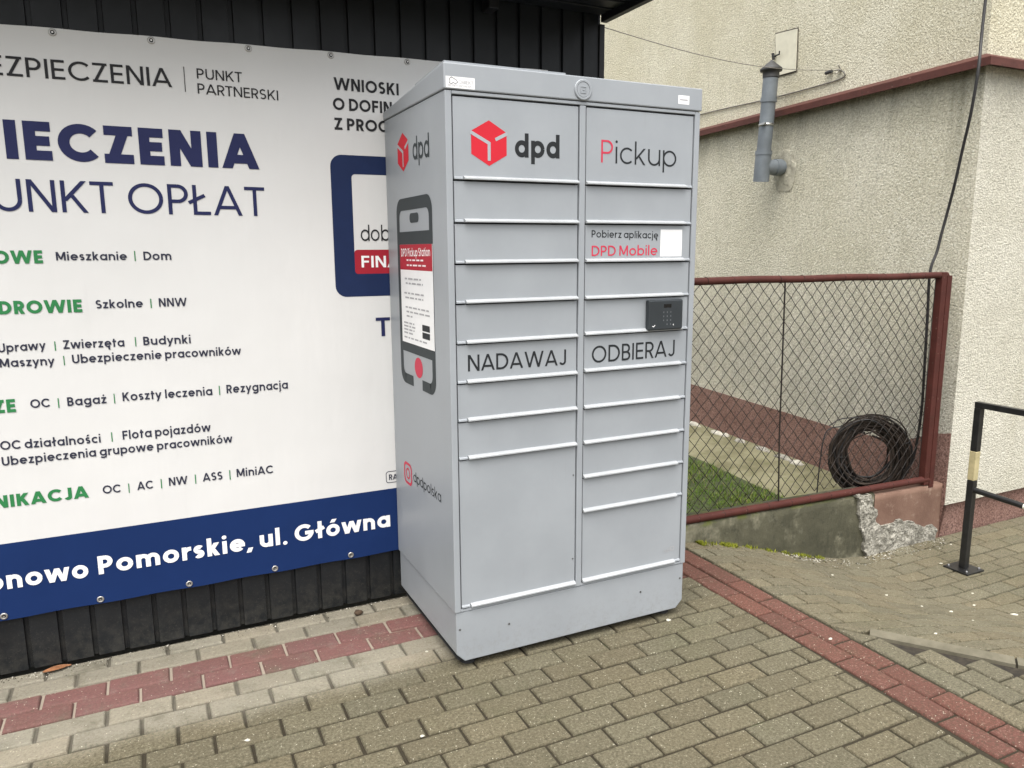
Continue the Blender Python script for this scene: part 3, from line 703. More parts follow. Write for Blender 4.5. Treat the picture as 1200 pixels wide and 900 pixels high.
# wedge shaped lid, higher at the front
mb = MB(); e = .004
bm = bmesh.new()
L = [(-e, -e), (W + e, -e), (W + e, D + .002), (-e, D + .002)]
lo = [bm.verts.new((x, y, HB + .0025)) for x, y in L]; hi = [bm.verts.new((x, y, HF if y < .1 else 2.053)) for x, y in L]
for i in range(4): bm.faces.new((lo[i], lo[(i + 1) % 4], hi[(i + 1) % 4], hi[i]))
bm.faces.new(lo[::-1]); bm.faces.new(hi)
vert = [ed for ed in bm.edges if abs(ed.verts[0].co.z - ed.verts[1].co.z) > .02 and ed.verts[0].co.y < .1 and ed.verts[0].co.x > .5]
bmesh.ops.bevel(bm, geom=bm.edges[:], offset=.004, segments=2, affect='EDGES', profile=.5)
bm.verts.index_update(); mb.add([v.co for v in bm.verts], [[v.index for v in f.verts] for f in bm.faces], PL); bm.free()
lid = mb.build('lid', lk)
mb = MB(); mb.add([(.004, .012, HF - .0005), (.45, .012, HF - .0005), (.45, .30, HF - .022), (.004, .30, HF - .022), (.004, .012, HF + .008), (.45, .012, HF + .008), (.45, .30, HF - .013), (.004, .30, HF - .013)], [[0, 1, 2, 3], [4, 5, 6, 7], [0, 1, 5, 4], [1, 2, 6, 5], [2, 3, 7, 6], [3, 0, 4, 7]], PL); mb.build('roof_panel', lid)
# round badge
mb = MB(); n = 40; cx, cz, y0 = .510, 2.0585, -e; vs = []
for (r, dy) in ((.0350, 0.), (.0345, -.004), (.0325, -.0055), (.0265, -.0055), (.0255, -.0025), (.0245, -.0045), (.0001, -.0045)):
    for k in range(n): a = 2 * math.pi * k / n; vs.append((cx + r * math.cos(a), y0 + dy, cz + r * math.sin(a)))
mb.add(vs, [[q * n + k, q * n + (k + 1) % n, (q + 1) * n + (k + 1) % n, (q + 1) * n + k] for q in range(6) for k in range(n)], PL)
badge = mb.build('badge', lid)
mb = MB(); yb = y0 - .0045
for (a0, b0, a1, b1) in ((-.012, -.012, .010, -.009), (-.012, -.008, -.009, .011), (-.008, .008, .011, .011), (-.003, -.003, .004, .000), (.008, -.006, .011, .007)):
    mb.box(cx + a0, yb - .0016, cz + b0, cx + a1, yb + .0003, cz + b1, PL)
mb.build('emblem', badge)
# stickers on the lid
fy = -e
sp = lambda u, v, k: (u, fy - .0006 - .0003 * k, v)
mb = MB(); mb.box(.003, fy - .0004, 2.0265, .1035, fy + .001, 2.0610, MAT['white_sticker'])
lettering(mb, 'OBIEKT', sp, .047, 2.0405, .0985, 2.0405, .0105, .12, MAT['print_grey'])
cam_pts = [(.012, .026), (.020, .0325), (.0385, .0245), (.0425, .0175), (.0345, .0125), (.026, .0165), (.021, .0115), (.0125, .0145), (.0155, .0195), (.012, .026)]
for q in strip([(.003 + a * .95, 2.0265 + b) for a, b in cam_pts], .0016): mb.add([sp(x, z, 1) for x, z in q], [[0, 1, 2, 3]], MAT['decal_black'])
lettering(mb, 'MONITOROWANY', sp, .010, 2.0305, .097, 2.0305, .0065, .12, MAT['print_grey'])
mb.build('sticker', lid, recalc=False)
mb = MB(); mb.box(.919, fy - .0004, 2.0415, .9695, fy + .001, 2.0725, MAT['white_sticker']); mb.add([sp(.926, 2.0545, 0), sp(.962, 2.0545, 0), sp(.962, 2.0595, 0), sp(.926, 2.0595, 0)], [[0, 1, 2, 3]], MAT['print_grey']); mb.build('sticker', lid, recalc=False)
# plinth with clipped lower corners
mb = MB(); px0, px1 = .005, W - .006
bm = bmesh.new()
loop = [(px0, .223), (px1, .223), (px1, .062), (px1 - .032, .030), (px0 + .032, .030), (px0, .062)]
fr = [bm.verts.new((x, .004, z)) for x, z in loop]; bk = [bm.verts.new((x, D - .006, z)) for x, z in loop]; nn = len(loop)
bm.faces.new(fr); bm.faces.new(bk[::-1])
for i in range(nn): bm.faces.new((fr[i], bk[i], bk[(i + 1) % nn], fr[(i + 1) % nn]))
bmesh.ops.bevel(bm, geom=[ed for ed in bm.edges], offset=.003, segments=2, affect='EDGES', profile=.5)
bm.verts.index_update(); mb.add([v.co for v in bm.verts], [[v.index for v in f.verts] for f in bm.faces], PL); bm.free()
pl = mb.build('plinth', lk)
def screw(x, z, y, r=.0042):
    m = MB(); n = 12
    vs = [(x + rr_ * math.cos(2 * math.pi * k / n), y + dy, z + rr_ * math.sin(2 * math.pi * k / n)) for rr_, dy in ((r, .0005), (r * .9, -.0018), (r * .35, -.0022), (r * .3, -.0005)) for k in range(n)]
    m.add(vs, [[q * n + k, q * n + (k + 1) % n, (q + 1) * n + (k + 1) % n, (q + 1) * n + k] for q in range(3) for k in range(n)] + [[3 * n + k for k in range(n)]], MAT['screw']); return m
for x, z in ((.0185, .158), (.216, .136), (.808, .140), (1.006, .160)): screw(x, z, .004).build('screw', pl)
for x, y in ((.07, .06), (W - .07, .06), (.07, D - .06), (W - .07, D - .06)):
    mb = MB(); mb.tube([(x, y, .0), (x, y, .008), (x, y, .010), (x, y, .034)], [.030, .030, .018, .018], MAT['rubber'], 16); mb.build('foot', lk)
mb = MB(); mb.box(.02, .03, .024, W - .03, D - .03, .0295, MAT['gap']); mb.build('base_plate', lk)

# doors
ZL = [2.0065, 1.741, 1.603, 1.4675, 1.334, 1.197, 1.060, .926, .790, .2375]
ZR = [2.0065, 1.7395, 1.604, 1.4665, 1.333, 1.2015, 1.064, .926, .790, .657, .522, .2375]
FY = .0045
fput = lambda u, v, k: (u, FY - .0006 - .00016 * k, v)
def door(x0, x1, zb, zt, hinge_left):
    mb = MB(); zt -= .0030; x0 += .0045; x1 -= .0045
    mb.box(x0, FY, zb + .010, x1, FY + .018, zt, PL, .0015)
    # folded lip along the bottom: sloping upper face that catches the sky, its brightness partly painted in
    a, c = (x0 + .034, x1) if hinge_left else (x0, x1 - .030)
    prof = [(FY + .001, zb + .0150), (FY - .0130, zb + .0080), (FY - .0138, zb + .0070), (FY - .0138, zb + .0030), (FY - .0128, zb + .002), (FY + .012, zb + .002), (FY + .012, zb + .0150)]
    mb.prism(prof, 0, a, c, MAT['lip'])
    # the shorter latch tab at the hinge side
    a, c = (x0, x0 + .031) if hinge_left else (x1 - .0275, x1)
    prof = [(FY + .001, zb + .0120), (FY - .0055, zb + .0080), (FY - .0060, zb + .0030), (FY + .012, zb + .002), (FY + .012, zb + .0120)]
    mb.prism(prof, 0, a, c, PL)
    return mb.build('door', lk)
DL = [door(.0235, .5025, ZL[i + 1], ZL[i], True) for i in range(len(ZL) - 1)]
DR = [door(.5265, 1.0035, ZR[i + 1], ZR[i], False) for i in range(len(ZR) - 1)]
DL[0]['label'] = 'top left door with red cube logo and lower case lettering'
DR[0]['label'] = 'top right door lettered Pickup'
DL[5]['label'] = 'door lettered NADAWAJ'; DR[5]['label'] = 'door lettered ODBIERAJ'
DR[2]['label'] = 'door lettered Pobierz aplikacje with a white square sticker'; DR[4]['label'] = 'door with a dark keypad'
DL[8]['label'] = 'tall plain lower left door'; DR[10]['label'] = 'larger lowest right door with faint small mark'
def cube_logo(mb, put, cx, cz, w, h, red, line):
    hexa = [(0, .5), (.5, .25), (.5, -.25), (0, -.5), (-.5, -.25), (-.5, .25)]
    # three chamfered corners kept plain: the carton seen from above
    ngon(mb, [(cx + a * w, cz + b * h) for a, b in hexa], put, 0, red)
    P = lambda a, b: (cx + (a - .5) * w, cz + (.5 - b) * h)
    for pts in ([P(-.02, .275), P(.50, .50), P(.50, .885)], [P(1.02, .265), P(.68, .415)]):
        for q in strip(pts, w * .085): mb.add([put(x, z, 2) for x, z in q], [list(range(4))], line)
mb = MB(); cube_logo(mb, fput, .1555, 1.863, .129, .146, MAT['decal_red'], MAT['logo_line']); mb.build('cube_logo', DL[0], recalc=False)
mb = MB(); lettering(mb, 'dpd', fput, .251, 1.8225, .423, 1.8255, .076, .205, MAT['decal_black']); mb.build('lettering', DL[0], recalc=False)
mb = MB(); lettering(mb, 'Pickup', fput, .593, 1.8195, .924, 1.816, .0785, .085, MAT['decal_black'], mats={0: MAT['decal_pink']}); mb.build('lettering', DR[0], recalc=False)
mb = MB(); lettering(mb, 'Pobierz aplikację', fput, .557, 1.5565, .850, 1.5525, .0255, .145, MAT['decal_black'])
lettering(mb, 'DPD Mobile', fput, .558, 1.490, .848, 1.4905, .0370, .14, MAT['decal_pink']); mb.build('lettering', DR[2], recalc=False)
mb = MB(); mb.box(.8615, FY - .0005, 1.4855, .9620, FY + .001, 1.5860, MAT['white_sticker']); mb.build('sticker', DR[2])
mb = MB(); lettering(mb, 'NADAWAJ', fput, .067, 1.1025, .454, 1.0985, .057, .13, MAT['decal_black']); mb.build('lettering', DL[5], recalc=False)
mb = MB(); lettering(mb, 'ODBIERAJ', fput, .564, 1.0965, .943, 1.0995, .064, .12, MAT['decal_black']); mb.build('lettering', DR[5], recalc=False)
mb = MB(); mb.box(.8, -.0195, 1.2075, .9595, FY - .0003, 1.3225, MAT['keypad'], .005); kp = mb.build('keypad', DR[4])
mb = MB(); ky = -.0195; kput = lambda u, v, k: (u, ky - .0004 - .0002 * k, v)
ngon(mb, rr(.8685, 1.2925, .9035, 1.3065, .001), kput, 0, MAT['screen']); mb.build('screen', DR[4], recalc=False); mb = MB()
for r_ in range(4):
    for c_ in range(3):
        if r_ == 3 and c_ == 0: continue
        x, z = .8685 + c_ * .0165, 1.2755 - r_ * .0155
        ngon(mb, [(x - .0018, z - .003), (x + .0018, z - .003), (x + .0018, z + .003), (x - .0018, z + .003)], kput, 0, MAT['key_mark'])
        mb.build('key', DR[4], recalc=False); mb = MB()
for q in strip([(.8165, 1.2245), (.823, 1.2215), (.8295, 1.228)], .0028): ngon(mb, list(q), kput, 0, MAT['white_sticker'])
mb.build('check_mark', DR[4], recalc=False); mb = MB()
ngon(mb, [(.9125, 1.226), (.9165, 1.230), (.9165, 1.222)], kput, 0, MAT['white_sticker'])
mb.build('arrow_mark', DR[4], recalc=False)
mb = MB(); lettering(mb, 'swip', fput, .918, .287, .948, .287, .016, .12, MAT['print_grey']); ring2(mb, rr(.951, .290, .971, .309, .003), rr(.955, .294, .967, .305, .002), fput, 0, MAT['print_grey']); mb.build('lettering', DR[10], recalc=False)
screw(.4885, .676, FY, .003).build('screw', DL[8]); screw(.4885, .343, FY, .003).build('screw', DL[8])

# prints on the left flank (reading direction runs from the back to the front)
sput = lambda u, v, k: (-.0008 - .0002 * k, -u, v)
mb = MB(); cube_logo(mb, sput, -.444, 1.876, .130, .140, MAT['decal_red'], MAT['logo_line']); mb.build('cube_logo', lk, recalc=False)
mb = MB(); lettering(mb, 'dpd', sput, -.331, 1.836, -.156, 1.828, .078, .15, MAT['decal_dark']); mb.build('lettering', lk, recalc=False)
mb = MB(); u0, u1, v0, v1 = -.547, -.142, .995, 1.708
out = rr(u0, v0, u1, v1, .055, 8); inn = rr(u0 + .034, v0 + .040, u1 - .034, v1 - .045, .03, 8); n = len(out)
keep = []
for i in range(n):
    j = (i + 1) % n
    if not (i == n - 1 - 8 - 0 and False): keep.append([i, j, n + j, n + i])
# open the outline at the bottom centre (the home button gap): replace the long bottom face by two shorter ones
bi = [i for i in range(n) if abs(out[i][1] - v0) < 1e-5 and abs(out[(i + 1) % n][1] - v0) < 1e-5][0]
keep = [f for f in keep if f[0] != bi]
mb.add([sput(a, c, 0) for a, c in out + inn], keep, MAT['decal_dark'])
for a, c in ((out[bi][0], -.395), (-.290, out[(bi + 1) % n][0])): ngon(mb, [(a, v0), (c, v0), (c, v0 + .040), (a, v0 + .040)], sput, 0, MAT['decal_dark'])
ngon(mb, rr(-.388, 1.615, -.285, 1.650, .0165), sput, 0, MAT['decal_dark'])
for (za, zb) in ((1.5365, 1.584), (1.124, 1.160)): ngon(mb, [(u0 + .034, za), (u1 - .034, za), (u1 - .034, zb), (u0 + .034, zb)], sput, 0, MAT['decal_dark'])
ngon(mb, [(-.329 + .047 * math.cos(2 * math.pi * k / 24), 1.076 + .039 * math.sin(2 * math.pi * k / 24)) for k in range(24)], sput, 0, MAT['decal_pink'])
mb.build('phone_graphic', lk, recalc=False)
mb = MB(); mb.box(-.0022, .146, 1.1605, .0005, .512, 1.5360, MAT['white_sticker']); po = mb.build('poster', lk)
pput = lambda u, v, k: (-.0028 - .0002 * k, -u, v)
mb = MB(); ngon(mb, [(-.512, 1.4415), (-.146, 1.4415), (-.146, 1.536), (-.512, 1.536)], lambda u, v, k: (-.0025, -u, v), 0, MAT['decal_darkred']); mb.build('header', po, recalc=False)
mb = MB(); lettering(mb, 'DPD Pickup Station', pput, -.495, 1.491, -.165, 1.494, .030, .14, MAT['p_white']); mb.build('heading', po, recalc=False); mb = MB()
def greek(x0, x1, z, h, m):
    x = x0
    while x < x1 - .01:
        w = random.uniform(.02, .055); b_ = min(x + w, x1); ngon(mb, [(x, z), (b_, z), (b_, z + h), (x, z + h)], pput, 1, m); x = b_ + .012
for z, a, c in ((1.475, -.43, -.24), (1.456, -.43, -.20)): greek(a, c, z, .006, MAT['light_print'])
mb.build('subtitle', po, recalc=False)
for block in (((1.405, -.46, -.27), (1.388, -.45, -.25)), ((1.350, -.47, -.24), (1.333, -.46, -.25)), ((1.296, -.46, -.19), (1.279, -.45, -.18), (1.262, -.45, -.38)), ((1.235, -.485, -.36), (1.222, -.485, -.35), (1.209, -.485, -.36), (1.196, -.485, -.38)), ((1.178, -.485, -.21),)):
    mb = MB()
    for z, a, c in block: greek(a, c, z, .006, MAT['print_grey'])
    mb.build('small_print', po, recalc=False)
for za in (1.222, 1.194): mb = MB(); ngon(mb, rr(-.270, za, -.188, za + .023, .003), pput, 0, MAT['decal_black']); mb.build('app_button', po, recalc=False)
mb = MB(); ring2(mb, rr(-.552, .570, -.450, .662, .028), rr(-.540, .581, -.462, .651, .02), sput, 0, MAT['decal_pink'])
for r0 in (.022,):
    circ = lambda r: [(-.501 + r * 1.08 * math.cos(2 * math.pi * k / 24), .616 + r * math.sin(2 * math.pi * k / 24)) for k in range(24)]
    ring2(mb, circ(.024), circ(.016), sput, 0, MAT['decal_pink'])
mb.build('photo_app_icon', lk, recalc=False)
mb = MB(); lettering(mb, 'dpdpolska', sput, -.432, .603, -.117, .607, .042, .11, MAT['decal_black']); mb.build('lettering', lk, recalc=False)

# ================================================================== NEIGHBOURING BUILDING
H6 = R(6); av = Vector((math.sin(H6), math.cos(H6), 0)); nv = Vector((-math.cos(H6), math.sin(H6), 0))   # along the flank, out of the flank
P0 = Vector((3.6, .7, 0))
def flank(y, out=0.):   # point of the flank line at a given Y
    return P0 + av * ((y - .7) / av.y) + nv * out
YF = .62
bld = thing('house', (6.5, 4, -.4), 'old cream pebbledash house with brown plinth and red brown flashing above the fence', 'house')
def foot(out, yf): a = flank(yf, out); b_ = flank(9.5, out); return [(a.x, a.y), (12, yf), (12, 9.5), (b_.x, b_.y)]
mb = MB(); f0 = foot(0, YF); mb.prism(f0, 2, -.11, 2.55, MAT['stucco_lower'])
# the street front is a thicker insulated panel face
k = mb.mid(MAT['stucco_panel'])
mb.mi[0] = k
mb.build('lower_wall', bld)
mb = MB(); f1 = foot(-.02, YF + .02); mb.prism(f1, 2, 2.552, 6.2, MAT['stucco_upper']); mb.build('upper_wall', bld)
# plinth
mb = MB(); fp = foot(-.004, YF + .045); mb.prism(fp, 2, -.9, -.1125, MAT['plinth'])
ys = [.623, .75, 1.0, 1.5, 2.4, 4, 9.4]; zt = [.36, .33, .22, .183, .19, .20, .21]
a_ = []; 
for y, z in zip(ys, zt): a_.append((y, z))
vs = []; fs = []
for y, z in a_:
    p, q = flank(y, .004), flank(y, -.02)
    lo = -.106 if y < .66 else -.9
    vs += [(p.x, p.y, lo), (p.x, p.y, z), (q.x, q.y, z), (q.x, q.y, lo)]
for i in range(len(a_) - 1):
    o = i * 4; fs += [[o, o + 4, o + 5, o + 1], [o + 1, o + 5, o + 6, o + 2], [o + 2, o + 6, o + 7, o + 3]]
fs += [[0, 1, 2, 3]]; mb.add(vs, fs, MAT['plinth']); mb.build('plinth', bld)
# flashing: folded sheet ledge
mb = MB(); prof = [(-.03, 2.625), (.082, 2.578), (.086, 2.574), (.086, 2.530), (.074, 2.530), (.074, 2.562), (-.005, 2.556)]
line = []
for (o_, z_) in prof:
    a = flank(YF - o_, o_)
    line.append([(flank(9.5, o_).x, 9.5, z_), (a.x, YF - o_, z_), (12, YF - o_, z_)])
vs = [p for l_ in line for p in l_]; fs = [[i * 3 + s_, i * 3 + s_ + 1, i * 3 + 4 + s_, i * 3 + 3 + s_] for i in range(len(prof) - 1) for s_ in range(2)]
mb.add(vs, fs, MAT['flashing']); mb.build('flashing', bld)
# hatch high on the flank
def fl(y, z, out): p = flank(y, out); return (p.x, p.y, z)
mb = MB()
hp = [(2.545, 3.205), (2.27, 3.180), (2.262, 2.855), (2.500, 2.862)]
mb.add([fl(y, z, -.012) for y, z in hp], [[0, 1, 2, 3]], MAT['hatch_gap'])
ht = mb.build('access_hatch', bld, recalc=False)
cy_, cz_ = 2.395, 3.025; ins = [(cy_ + (y - cy_) * .93, cz_ + (z - cz_) * .945) for y, z in hp]
mb = MB(); mb.add([fl(y, z, -.006) for y, z in ins] + [fl(y, z, -.0118) for y, z in ins], [[0, 1, 2, 3], [0, 1, 5, 4], [1, 2, 6, 5], [2, 3, 7, 6], [3, 0, 4, 7]], MAT['hatch']); mb.build('door_leaf', ht)
mb = MB(); mb.tube([fl(2.505, 3.02, 0), fl(2.505, 3.02, .02), fl(2.44, 3.02, .02), fl(2.44, 3.045, .02)], .006, MAT['cap'], 6); mb.tube([fl(2.53, 3.0, .0), fl(2.53, 3.05, .012)], .012, MAT['cap'], 6); mb.build('handle', ht)
# mortar collar round the pipe hole
mb = MB(); n = 26; c0 = (2.33, 2.145); vs = [fl(c0[0], c0[1], .012)]
for q, (rad, o_) in enumerate(((.08, .016), (.125, .012), (.165, .002))):
    for k in range(n):
        a = 2 * math.pi * k / n; rj = rad * (1 + .22 * mnoise.noise(Vector((math.cos(a) * 1.7, math.sin(a) * 1.7, q * .35))) * (q > 0)); vs.append(fl(c0[0] + rj * math.cos(a) * .82, c0[1] + rj * math.sin(a) * 1.0 - .03 * (q == 2), o_ + .004 * random.random()))
fs = [[0, 1 + k, 1 + (k + 1) % n] for k in range(n)] + [[1 + q * n + k, 1 + q * n + (k + 1) % n, 1 + (q + 1) * n + (k + 1) % n, 1 + (q + 1) * n + k] for q in range(2) for k in range(n)]
t_col = MAT['collar']; mb.add(vs, fs, t_col); mb.build('mortar_collar', bld)
# apron and rubble at the foot of the flank
mb = MB(); ya = [.82, 1.1, 1.271, 1.6, 1.885, 2.54, 3.6, 9.0]; xa = [2.80, 2.86, 2.93, 2.985, 3.02, 3.10, 3.20, 3.75]
vs = []; fs = []
for y, x in zip(ya, xa):
    p = flank(y, -.002); zz = -.225
    for q in range(7): t_ = q / 6; xx_ = x + (p.x - x) * t_; vs.append((xx_, y, zz + .030 * (q > 0) - .02 * (q == 0) + .015 * mnoise.noise(Vector((xx_ * 5, y * 5, 2))) + .03 * t_))
for i in range(len(ya) - 1):
    for q in range(6): o = i * 7 + q; fs.append([o, o + 1, o + 8, o + 7])
mb.add(vs, fs, MAT['apron']); struct(mb.build('path', None))
def blob(mb, c, r, m, seed, sq=.7, sub=2):
    bm = bmesh.new(); bmesh.ops.create_icosphere(bm, subdivisions=sub, radius=1)
    for v in bm.verts:
        k = 1 + .35 * mnoise.noise(v.co * 1.6 + Vector((seed * 3.1, seed, 0))) + .12 * mnoise.noise(v.co * 5 + Vector((seed, 0, 0)))
        v.co = Vector((c[0] + v.co.x * k * r[0], c[1] + v.co.y * k * r[1], c[2] + v.co.z * k * r[2]))
    bm.verts.index_update(); mb.add([v.co for v in bm.verts], [[v.index for v in f.verts] for f in bm.faces], m, True); bm.free()
# vent pipe on the flank
vp = thing('vent_pipe', (3.57, 2.35, 2.03), 'grey plastic vent pipe with dark conical cap sticking out of the house wall', 'vent pipe')
B_, T_ = Vector((3.577, 2.378, 2.033)), Vector((3.570, 2.318, 2.815))
at = lambda k: B_ + (T_ - B_) * k
mb = MB(); r0 = .055
def seg(mb, a, b_, r_, n=28): mb.tube([a, b_], r_, MAT['pipe'], n)
for k0, k1, r_ in ((0, .268, r0 + .006), (.262, .300, r0 + .0095), (.295, .765, r0), (.760, .800, r0 + .007), (.795, .985, r0 + .002)): seg(mb, at(k0), at(k1), r_)
mb.build('riser', vp)
mb = MB(); a = at(.145); q = Vector(fl(2.335, a.z, -.03)); dd = (q - a)

for k0, k1, r_ in ((.1, .50, r0 + .004), (.48, .72, r0 + .009), (.70, 1.0, r0)): seg(mb, a + dd * k0, a + dd * k1, r_, 24)
mb.build('elbow', vp)
mb = MB(); c = at(1.0)
mb.tube([c + Vector((0, 0, z)) for z in (-.012, .0, .035, .036, .05, .056, .085, .112, .118)], [r0 + .006, r0 + .007, r0 + .007, r0 + .026, r0 + .028, r0 + .026, .045, .012, .004], MAT['cap'], 26); mb.build('cap', vp)
mb = MB(); a = at(.545); mb.tube([a - Vector((0, 0, .009)), a - Vector((0, 0, .0085)), a + Vector((0, 0, .0085)), a + Vector((0, 0, .009))], [r0 + .0002, r0 + .004, r0 + .004, r0 + .0002], MAT['steel'], 28, caps=False); mb.box(a.x - .075, a.y - .055, a.z - .008, a.x - .05, a.y - .02, a.z + .008, MAT['steel'], .002); mb.build('clamp', vp)

# cables
def catmull(pts, n=8):
    P = [Vector(p) for p in pts]; P = [P[0] * 2 - P[1]] + P + [P[-1] * 2 - P[-2]]; out = []
    for i in range(1, len(P) - 2):
        for k in range(n):
            t_ = k / n; a, b_, c_, d_ = P[i - 1:i + 3]
            out.append(.5 * ((2 * b_) + (c_ - a) * t_ + (2 * a - 5 * b_ + 4 * c_ - d_) * t_ ** 2 + (3 * b_ - a - 3 * c_ + d_) * t_ ** 3))
    return out + [P[-2]]
mb = MB()
mb.tube(catmull([(3.53, .60, 3.5), (3.515, .60, 3.15), (3.499, 0.6, 2.885), (3.464, 0.58, 2.673), (3.412, 0.545, 2.50), (3.420, 0.57, 2.269), (3.447, 0.62, 2.073), (3.464, 0.66, 1.884), (3.475, 0.7, 1.714), (3.46, 0.715, 1.588), (3.441, 0.72, 1.487), (3.397, 0.722, 1.36), (3.406, 0.72, 1.1), (3.424, 0.725, 0.835), (3.455, 0.74, 0.505), (3.453, 0.76, 0.222), (3.44, 0.80, 0.08), (3.42, .86, -.04)]), .0085, MAT['cable'], 7)
tag(mb.build('hanging_cable', None), 'thick black cable hanging down the house corner to the fence post', 'cable')
mb = MB(); a, b_ = Vector((1.036, .72, 2.50)), Vector(fl(1.83, 2.775, .01)); mb.tube([a + (b_ - a) * t_ + Vector((0, 0, -.06 * math.sin(math.pi * t_))) for t_ in [i / 16 for i in range(17)]], .0022, MAT['thin_wire'], 5)
tag(mb.build('thin_wire', None), 'thin wire spanning from the shed corner to the house wall', 'wire')
mb = MB(); mb.tube(catmull([fl(5.2, 2.77, -.012), fl(3.558, 2.747, -.012), fl(2.577, 2.712, -.012), fl(1.99, 2.705, -.012), fl(1.77, 2.712, -.010), fl(1.755, 2.745, -.005), fl(1.80, 2.772, .0)]), .005, MAT['thin_wire'], 6)
for k in range(4): mb.tube([fl(1.80, 2.775, -.02), fl(1.80 + .03 * math.cos(k * 1.7), 2.775 + .03 * math.sin(k * 1.7), .015)], .006, MAT['stone_pale'], 5)
tag(mb.build('wall_cable', None), 'grey cable stapled along the house wall above the flashing', 'cable')
mb = MB(); mb.tube([fl(1.93, 2.775, .0), fl(1.87, 2.777, .0)], .013, MAT['cap'], 8)
tag(mb.build('cable_anchor', None), 'small dark cable anchor on the cream house wall', 'anchor')

# ================================================================== LOW WALL AND FENCE
FYY = .665
lw = thing('low_wall', (2.5, .73, -.4), 'low mossy concrete wall with crumbling plaster under the chain link fence', 'wall')
def wz(x): return .078 - (x - 1.6) * .023
mb = MB(); NX_, NZ_ = 60, 14; vs = []
xs = [1.05 + (2.97 - 1.05) * i / NX_ for i in range(NX_ + 1)]
def wy(x, z): return .650 + .006 * mnoise.noise(Vector((x * 4, z * 6, 1))) + .003 * mnoise.noise(Vector((x * 15, z * 15, 4)))
for j in range(NZ_ + 1):
    for x in xs: z = -.5 + (wz(x) + .5) * j / NZ_; vs.append((x, wy(x, z), z + (.004 * mnoise.noise(Vector((x * 9, 0, 0))) if j == NZ_ else 0)))
fs = [[j * (NX_ + 1) + i, j * (NX_ + 1) + i + 1, (j + 1) * (NX_ + 1) + i + 1, (j + 1) * (NX_ + 1) + i] for j in range(NZ_) for i in range(NX_)]
top0 = NZ_ * (NX_ + 1)
for i, x in enumerate(xs): vs.append((x, .66, wz(x) + .008)); 
for i, x in enumerate(xs): vs.append((x, .80, wz(x) + .006))
for i, x in enumerate(xs): vs.append((x, .80, -.5))
b0 = top0 + NX_ + 1
for rowa, rowb in ((top0, b0), (b0, b0 + NX_ + 1), (b0 + NX_ + 1, b0 + 2 * NX_ + 2)):
    fs += [[rowa + i, rowa + i + 1, rowb + i + 1, rowb + i] for i in range(NX_)]
mb.add(vs, fs, MAT['concrete_moss'], True); mb.build('concrete_base', lw)
mb = MB(); vs = []; xs2 = [2.972 + (3.592 - 2.972) * i / 30 for i in range(31)]
for j in range(15):
    for x in xs2: z = -.5 + (wz(x) - .004 + .5) * j / 14; vs.append((x, .647 + .005 * mnoise.noise(Vector((x * 5, z * 5, 9))), z))
fs = [[j * 31 + i, j * 31 + i + 1, (j + 1) * 31 + i + 1, (j + 1) * 31 + i] for j in range(14) for i in range(30)]
o = len(vs)
for x in xs2: vs.append((x, .80, wz(x) - .004))
fs += [[14 * 31 + i, 14 * 31 + i + 1, o + i + 1, o + i] for i in range(30)]
mb.add(vs, fs, MAT['plaster_brown'], True); mb.build('plaster', lw)
# crumbled patch: rough mortar standing proud
poly = [(2.80, .05), (2.90, .052), (2.945, .02), (2.985, -.10), (3.03, -.165), (3.12, -.15), (3.26, -.17), (3.40, -.215), (3.54, -.265), (3.57, -.37), (2.93, -.37), (2.89, -.25), (2.855, -.12)]
def inside(x, z):
    c_ = False; n_ = len(poly); j = n_ - 1
    for i in range(n_):
        if (poly[i][1] > z) != (poly[j][1] > z) and x < (poly[j][0] - poly[i][0]) * (z - poly[i][1]) / (poly[j][1] - poly[i][1]) + poly[i][0]: c_ = not c_
        j = i
    return c_
mb = MB(); st = .008; idx = {}; vs = []; fs = []
def pid(i, j):
    if (i, j) not in idx:
        x, z = 2.74 + i * st, -.40 + j * st
        r_ = abs(mnoise.noise(Vector((x * 11, z * 11, 3)))) * .9 + abs(mnoise.noise(Vector((x * 27, z * 27, 7)))) * .5 + abs(mnoise.noise(Vector((x * 60, z * 60, 1)))) * .45
        idx[(i, j)] = len(vs); vs.append((x + .004 * mnoise.noise(Vector((x * 50, z * 50, 5))), .640 - .022 * r_, z))
    return idx[(i, j)]
for i in range(112):
    for j in range(60):
        x, z = 2.74 + (i + .5) * st, -.40 + (j + .5) * st
        if inside(x + .035 * mnoise.noise(Vector((x * 13, z * 13, 0))), z + .03 * mnoise.noise(Vector((x * 13, z * 13, 8)))): fs.append([pid(i, j), pid(i + 1, j), pid(i + 1, j + 1), pid(i, j + 1)])
me_edges = {}
for f in fs:
    for k in range(4):
        e_ = tuple(sorted((f[k], f[(k + 1) % 4]))); me_edges[e_] = me_edges.get(e_, 0) + 1
extra = {}
for (a, b_), cnt in list(me_edges.items()):
    if cnt == 1:
        for q in (a, b_):
            if q not in extra: extra[q] = len(vs); vs.append((vs[q][0], .662, vs[q][2]))
        fs.append([a, b_, extra[b_], extra[a]])
mb.add(vs, fs, MAT['mortar']); mb.build('crumbled_mortar', lw)

